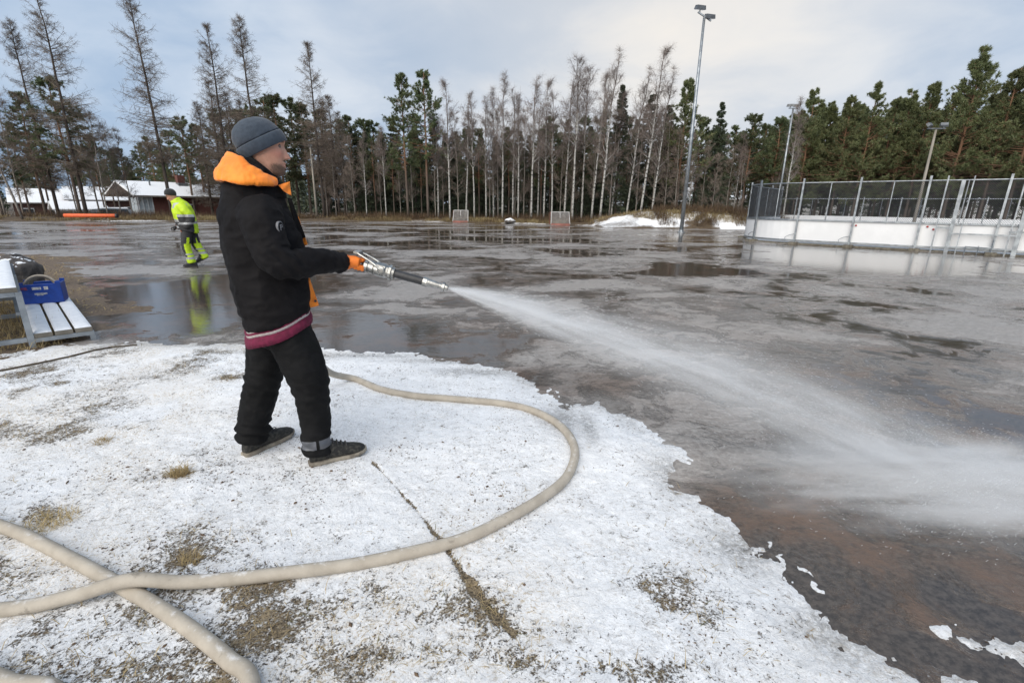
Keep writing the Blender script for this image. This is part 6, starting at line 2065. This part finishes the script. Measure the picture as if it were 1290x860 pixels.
# ---- hose: from the nozzle under the arm, round behind the man and across the snow
def ground_pt(u, v, r=0.034, lift=0.0):
    p = G(u, v, r)
    return np.array([p[0], p[1], max(turf_z(p[0], p[1]), 0) + r * 0.78 + lift])


HR_ = 0.0262
hp = [W_of(N0 - NA * 0.005), W_of(N0 - NA * 0.06), W_of((0.205, -0.02, 1.140)), W_of((0.150, 0.16, 1.08)), W_of((0.09, 0.36, 0.90)), W_of((0.11, 0.56, 0.62)), W_of((0.19, 0.80, 0.36)), W_of((0.31, 1.02, 0.14))]
lay = [(448, 479), (480, 493), (520, 501), (560, 504), (600, 507), (640, 512), (672, 520), (700, 535), (718, 555), (724, 578), (712, 605), (680, 633), (635, 660), (585, 683), (520, 700), (450, 714), (380, 725), (300, 734), (230, 741), (170, 748), (100, 757), (40, 765), (-20, 772), (-90, 781)]
for u, v in lay:
    lift = 0.052 * math.exp(-((u - 163) / 60) ** 2)
    hp.append(ground_pt(u, v, HR_, lift))
hp += [np.array([-2.9, 1.42, 0.035]), np.array([-3.5, 1.6, 0.035]), np.array([-3.6, 2.0, 0.035]), np.array([-3.0, 2.22, 0.035])]
for u, v in ((-30, 652), (30, 676), (90, 706), (150, 739), (200, 768), (248, 803), (290, 838), (318, 868)):
    hp.append(ground_pt(u, v, HR_))
hp += [np.array([-0.62, 0.80, 0.04]), np.array([-0.85, 0.55, 0.04]), np.array([-1.25, 0.62, 0.04])]
for u, v in ((70, 892), (10, 862), (-60, 832)):
    hp.append(ground_pt(u, v, HR_))
hs = spl(hp, 520)
mb = MB(); mb.tube(hs, HR_, 18)
tag(mb.build('fire_hose', HOSEM, None, True), 'long beige fire hose looping over the snow behind the man', 'hose')

# ---- the water jet: mist volume and drops
jet = thing('water_jet', 'white fanning spray of water shooting from the nozzle onto the field', 'water', tuple(TIP))
KX = 0.036
JY, JZ = -0.08, -0.25


def jc(s):
    return np.stack([s, JY * s, JZ * s - KX * s * s], -1)


def jr(s):
    return 0.009 + 0.37 * s / (1 + 0.50 * s)


def water_volume(name, rings, build):
    m = bpy.data.materials.new(name); m.use_nodes = True
    t = NT(m.node_tree)
    out = t.n('ShaderNodeOutputMaterial')
    pv = t.n('ShaderNodeVolumePrincipled')
    pv.inputs['Color'].default_value = (0.985, 0.99, 0.995, 1)
    pv.inputs['Anisotropy'].default_value = 0.0
    t.l(pv.outputs[0], out.inputs['Volume'])
    v = t.n('ShaderNodeTexCoord').outputs['Object']
    sp = t.n('ShaderNodeSeparateXYZ'); t.l(v, sp.inputs[0])
    t.l(build(t, sp, v), pv.inputs['Density'])
    m.cycles.volume_step_rate = 0.12
    return m


def dens_jet(t, sp, v):
    x = t.math('MAXIMUM', sp.outputs[0], 0.0)
    yc = t.math('MULTIPLY', x, JY)
    zc_ = t.math('SUBTRACT', t.math('MULTIPLY', x, JZ), t.math('MULTIPLY', t.math('MULTIPLY', x, x), KX))
    R_ = t.math('ADD', 0.009, t.math('DIVIDE', t.math('MULTIPLY', x, 0.37), t.math('ADD', 1.0, t.math('MULTIPLY', x, 0.50))))
    a = t.math('DIVIDE', t.math('SUBTRACT', sp.outputs[1], yc), R_)
    b = t.math('DIVIDE', t.math('SUBTRACT', sp.outputs[2], zc_), R_)
    rr = t.math('SQRT', t.math('ADD', t.math('MULTIPLY', a, a), t.math('MULTIPLY', b, b)))
    fall = t.math('POWER', t.step(rr, 1.0, 0.0), 1.7)
    cv = t.n('ShaderNodeCombineXYZ'); t.l(t.math('MULTIPLY', x, 1.1), cv.inputs[0]); t.l(t.math('MULTIPLY', a, 2.6), cv.inputs[1]); t.l(t.math('MULTIPLY', b, 2.6), cv.inputs[2])
    st = t.step(t.noise(cv.outputs[0], 2.0, 6, 0.68), 0.34, 0.70, 0.05, 2.2)
    base = t.math('ADD', 1.5, t.math('DIVIDE', 4.2, t.math('ADD', 0.02, t.math('POWER', x, 1.7))))
    return t.math('MULTIPLY', t.math('MULTIPLY', base, fall), t.math('MULTIPLY', st, 0.8))


JETM = water_volume('jet_water', None, dens_jet)
ss = np.linspace(0.0, 3.9, 44)
mb = MB()
secs = []
for s_, c in zip(ss, jc(ss)):
    r_ = float(jr(s_))
    zmin = 0.015 - TIP[2]
    up_ = min(c[2] + r_, 9); lo_ = max(c[2] - r_, zmin)
    if up_ < zmin + 0.03:
        up_ = zmin + 0.03
    secs.append(((c[0], c[1], (up_ + lo_) / 2), (0, r_, 0), (0, 0, max((up_ - lo_) / 2, 0.004))))
mb.loft(secs, 24)
mb.build('spray_mist', JETM, jet)


def dens_splash(t, sp, v):
    # low rolling mist where the water strikes, thickest at the ground
    dx = t.math('DIVIDE', t.math('SUBTRACT', sp.outputs[0], 2.95), 1.8)
    dy = t.math('DIVIDE', t.math('SUBTRACT', sp.outputs[1], -0.34), 0.62)
    h = t.math('ADD', sp.outputs[2], float(TIP[2]))
    e = t.math('SQRT', t.math('ADD', t.math('MULTIPLY', dx, dx), t.math('MULTIPLY', dy, dy)))
    f = t.math('POWER', t.step(e, 1.0, 0.05), 1.2)
    hz_ = t.math('POWER', t.step(h, 0.20, 0.0), 1.6)
    n = t.step(t.noise(t.scaled(v, (0.45, 2.4, 2.5)), 3.6, 6, 0.66), 0.36, 0.66, 0.0, 2.2)
    return t.math('MULTIPLY', t.math('MULTIPLY', f, hz_), t.math('MULTIPLY', n, 12.0))


mb = MB()
zb = 0.012 - TIP[2]
mb.loft([((2.95, -0.34, zb), (1.8, 0, 0), (0, 0.62, 0)), ((2.95, -0.34, zb + 0.10), (1.65, 0, 0), (0, 0.54, 0)), ((2.95, -0.34, zb + 0.17), (0.9, 0, 0), (0, 0.42, 0)), ((2.95, -0.34, zb + 0.20), (0.5, 0, 0), (0, 0.22, 0))], 28)
mb.build('splash_mist', water_volume('splash_water', None, dens_splash), jet)
DROP = pm('water_drop', (0.82, 0.84, 0.86), 0.15, trans=0.4)
rs = np.random.RandomState(5)
N = 9000
s_ = rs.rand(N) ** 0.8 * 3.6
c = jc(s_); r_ = jr(s_) * np.abs(rs.normal(0, 0.42, N)); a_ = rs.rand(N) * 6.283
P = c + np.stack([np.zeros(N), np.cos(a_) * r_, np.sin(a_) * r_], 1)
vel = unit(P + np.array([0.02, 0, 0]) - np.array([0, 0, 0]))
vel[:, 2] -= KX * s_; vel = unit(vel)
k = P[:, 2] + TIP[2] > 0.02
P, vel = P[k], vel[k]
ln = rs.uniform(0.004, 0.016, len(P))[:, None]
mb = MB(); mb.segs(P, P + vel * ln, 0.0007, 0.0003, 3)
tag(mb.build('drops', DROP, jet), None, None, None, 'stuff')
N = 5000
X0 = np.stack([rs.normal(2.85, 0.5, N), rs.normal(-0.33, 0.25, N), zb + np.abs(rs.normal(0, 0.07, N)) + 0.01], 1)
V0 = unit(rs.normal(0, 1, (N, 3)) * np.array([0.6, 0.4, 0.6]) + np.array([1.0, 0, 0.2]))
mb = MB(); mb.segs(X0, X0 + V0 * rs.uniform(0.004, 0.014, N)[:, None], 0.0008, 0.0003, 3)
tag(mb.build('splash_drops', DROP, jet), None, None, None, 'stuff')

# ---- the worker in high-visibility clothes
HIV = pm('hi_vis_yellow', ((0.52, 0.72, 0.012), (0.44, 0.62, 0.012)), 0.6, 9, bump=0.004, bscale=14)
HBK = pm('hi_vis_black', ((0.022, 0.022, 0.024), (0.034, 0.034, 0.036)), 0.75, 8, bump=0.004, bscale=16)
BAND = pm('reflective_band', ((0.42, 0.43, 0.44), (0.34, 0.35, 0.36)), 0.35, 10, metal=0.2)
HAT = pm('black_knit', ((0.012, 0.012, 0.013), (0.02, 0.02, 0.021)), 0.9, 30, sheen=0.3)
wg = G(245, 335)
wk = person('person', 'worker in yellow high-visibility jacket and black beanie walking over the wet field', (wg[0], wg[1], 0.0), math.radians(205))
# near side is his left (+y)
wb, _ = body_mesh(wk, (0.215, 0.0, 1.575), 0.42, 0.25, [
    [(-0.03, 0, 0.86, 0.12), (0.0, 0, 1.08, 0.12), (0.04, 0, 1.28, 0.13), (0.085, 0, 1.40, 0.08), (0.15, 0, 1.47, 0.06), (0.19, 0, 1.53, 0.06)],
    [(0.04, 0.17, 1.35, 0.07), (-0.06, 0.24, 1.22, 0.06), (-0.13, 0.25, 1.09, 0.05), (-0.05, 0.22, 0.94, 0.042), (0.03, 0.17, 0.86, 0.032), (0.06, 0.15, 0.83, 0.03)],
    [(0.04, -0.17, 1.35, 0.07), (0.05, -0.24, 1.20, 0.06), (0.06, -0.24, 1.06, 0.05), (0.16, -0.17, 0.95, 0.042), (0.23, -0.10, 0.89, 0.032), (0.26, -0.08, 0.86, 0.03)],
    [(-0.02, 0.09, 0.86, 0.09), (0.04, 0.10, 0.66, 0.08), (0.07, 0.10, 0.44, 0.06), (0.02, 0.10, 0.10, 0.04)],
    [(-0.04, -0.09, 0.86, 0.09), (-0.06, -0.09, 0.66, 0.08), (-0.10, -0.09, 0.45, 0.06), (-0.24, -0.09, 0.17, 0.04)]], False, 0.006)
mb = MB()
mb.loft([((-0.005, 0, 0.80), (0.195, 0, 0.05), Y_ * 0.215, 2.3), ((0.0, 0, 0.90), (0.20, 0, 0.03), Y_ * 0.215, 2.3), ((0.015, 0, 1.05), (0.20, 0, 0), Y_ * 0.22, 2.3), ((0.035, 0, 1.20), (0.20, 0, -0.02), Y_ * 0.22, 2.3), ((0.055, 0, 1.31), (0.185, 0, -0.04), Y_ * 0.205, 2.2),
         ((0.085, 0, 1.39), (0.14, 0, -0.05), Y_ * 0.15), ((0.125, 0, 1.45), (0.10, 0, -0.05), Y_ * 0.10), ((0.15, 0, 1.49), (0.09, 0, -0.05), Y_ * 0.088)], 36)
limb(mb, [(0.03, 0.14, 1.355, 0.10), (-0.03, 0.22, 1.27, 0.09), (-0.10, 0.255, 1.16, 0.08), (-0.125, 0.255, 1.08, 0.074), (-0.07, 0.235, 0.97, 0.066), (0.0, 0.195, 0.89, 0.056)], 30, 16)
limb(mb, [(0.03, -0.14, 1.355, 0.10), (0.05, -0.22, 1.25, 0.09), (0.05, -0.25, 1.10, 0.076), (0.12, -0.20, 0.98, 0.066), (0.21, -0.12, 0.90, 0.055)], 30, 16)
ev, co_ = remesh(mb, 0.011, 4, lambda c_: fold(c_, 0.009, 6, 5.0) + fold(c_, 0.004, 13, 2.0))


def jz(c):
    x, y, z = c.T
    arm = (np.abs(y) > 0.205) | ((y < 0) & (x > 0.22) & (z < 1.05)) | ((np.abs(y) > 0.17) & (z < 0.97))
    r_ = np.zeros(len(c), int)
    torso = ~arm
    slope = z - 0.12 * x
    r_[torso & (slope < 1.045) & (x > -0.03)] = 1            # black lower front
    r_[torso & (slope > 0.985) & (slope < 1.045)] = 2
    r_[torso & (slope > 0.855) & (slope < 0.895) & (x > -0.05)] = 2
    r_[arm & (z < 1.13)] = 1
    r_[arm & (z > 1.115) & (z < 1.17)] = 2
    r_[arm & (z > 0.955) & (z < 1.0)] = 2
    r_[(np.abs(np.abs(y) - 0.13) < 0.025) & (z > 1.30) & (z < 1.42) & (x > -0.08)] = 2
    return r_


assign(ev, co_, [HIV, HBK, BAND], jz)
wj = link('jacket', ev, wk)
mb = MB(); mb.loft(ring([(0.20, -0.07, 1.44, 0.02, 0.03, 0.2), (0.12, -0.105, 1.43, 0.025, 0.04, 0.3), (0.03, -0.08, 1.42, 0.03, 0.055, 0.4), (0.0, 0, 1.415, 0.03, 0.06, 0.4), (0.03, 0.08, 1.42, 0.03, 0.055, 0.4), (0.12, 0.105, 1.43, 0.025, 0.04, 0.3), (0.20, 0.07, 1.44, 0.02, 0.03, 0.2)]), 14)
mb.build('hood', HIV, wj, True)
mb = MB()
mb.loft([((-0.02, 0, 0.92), X_ * 0.14, Y_ * 0.17), ((-0.02, 0, 0.84), X_ * 0.145, Y_ * 0.18), ((-0.02, 0, 0.76), X_ * 0.13, Y_ * 0.17)], 28)
limb(mb, [(0.0, 0.085, 0.84, 0.105), (0.05, 0.10, 0.66, 0.10), (0.075, 0.10, 0.46, 0.088), (0.05, 0.10, 0.28, 0.08), (0.02, 0.10, 0.09, 0.082)], 30, 16)
limb(mb, [(-0.03, -0.085, 0.84, 0.105), (-0.06, -0.09, 0.66, 0.10), (-0.10, -0.09, 0.47, 0.088), (-0.165, -0.09, 0.32, 0.08), (-0.235, -0.09, 0.17, 0.08)], 30, 16)
ev, co_ = remesh(mb, 0.011, 4, lambda c_: fold(c_, 0.008, 6, 4.0) + fold(c_, 0.004, 14, 2.0))


def tz(c):
    x, y, z = c.T
    near = y > 0.0
    r_ = np.zeros(len(c), int)
    lx = np.where(near, np.interp(z, [0.09, 0.46, 0.84], [0.02, 0.075, 0.0]), np.interp(z, [0.17, 0.47, 0.84], [-0.235, -0.10, -0.03]))
    yel = (z < 0.52) & (x < lx + 0.035)
    yel |= (z < 0.66) & (z > 0.5) & (np.abs(x - lx + 0.035) < 0.025)
    yel |= (z < 0.20)
    r_[yel] = 1
    zz = z - np.where(near, 0, 0.10)
    r_[(zz > 0.17) & (zz < 0.225)] = 2
    r_[(zz > 0.27) & (zz < 0.30) & (x < lx + 0.06)] = 2
    return r_


assign(ev, co_, [HBK, HIV, BAND], tz)
link('trousers', ev, wk)
shoe(wk, (-0.085, 0.10), (0.20, 0.125), up_m=HBK)
rs_shoe = shoe(wk, (-0.30, -0.09), (-0.01, -0.09), up_m=HBK)
rs_shoe.matrix_local = Matrix.Translation((-0.01, 0, 0.03)) @ Matrix.Rotation(0.48, 4, 'Y')
mb = MB(); wo_, wa_, wd_ = np.array([0.222, 0, 1.585]), np.array([-0.05, 0, 1.0]), np.array([1.0, 0, 0.05])
mb.loft([(wo_ + wa_ * h, wd_ * a_, Y_ * b_) for h, a_, b_ in ((-0.005, 0.112, 0.088), (0.03, 0.116, 0.092), (0.07, 0.112, 0.088), (0.105, 0.092, 0.072), (0.13, 0.06, 0.047), (0.142, 0.02, 0.016))], 32)
mb.build('beanie', HAT, wk, True)
for c, ax_, sd_, wr_, r_ in (((0.085, 0.14, 0.80), (0.3, -0.9, 0.2), (-0.6, 0, 0.8), (0.03, 0.175, 0.86), 0.02), ((0.29, -0.06, 0.84), (0.2, 0.9, 0.1), (-0.5, 0, 0.8), (0.23, -0.10, 0.89), 0.02)):
    mb = MB(); grip_hand(mb, c, ax_, sd_, wr_, r_)
    ev, co_ = remesh(mb, 0.006, 2); ev.materials.clear(); ev.materials.append(OGL if c[1] > 0 else HBK); link('glove', ev, wk)
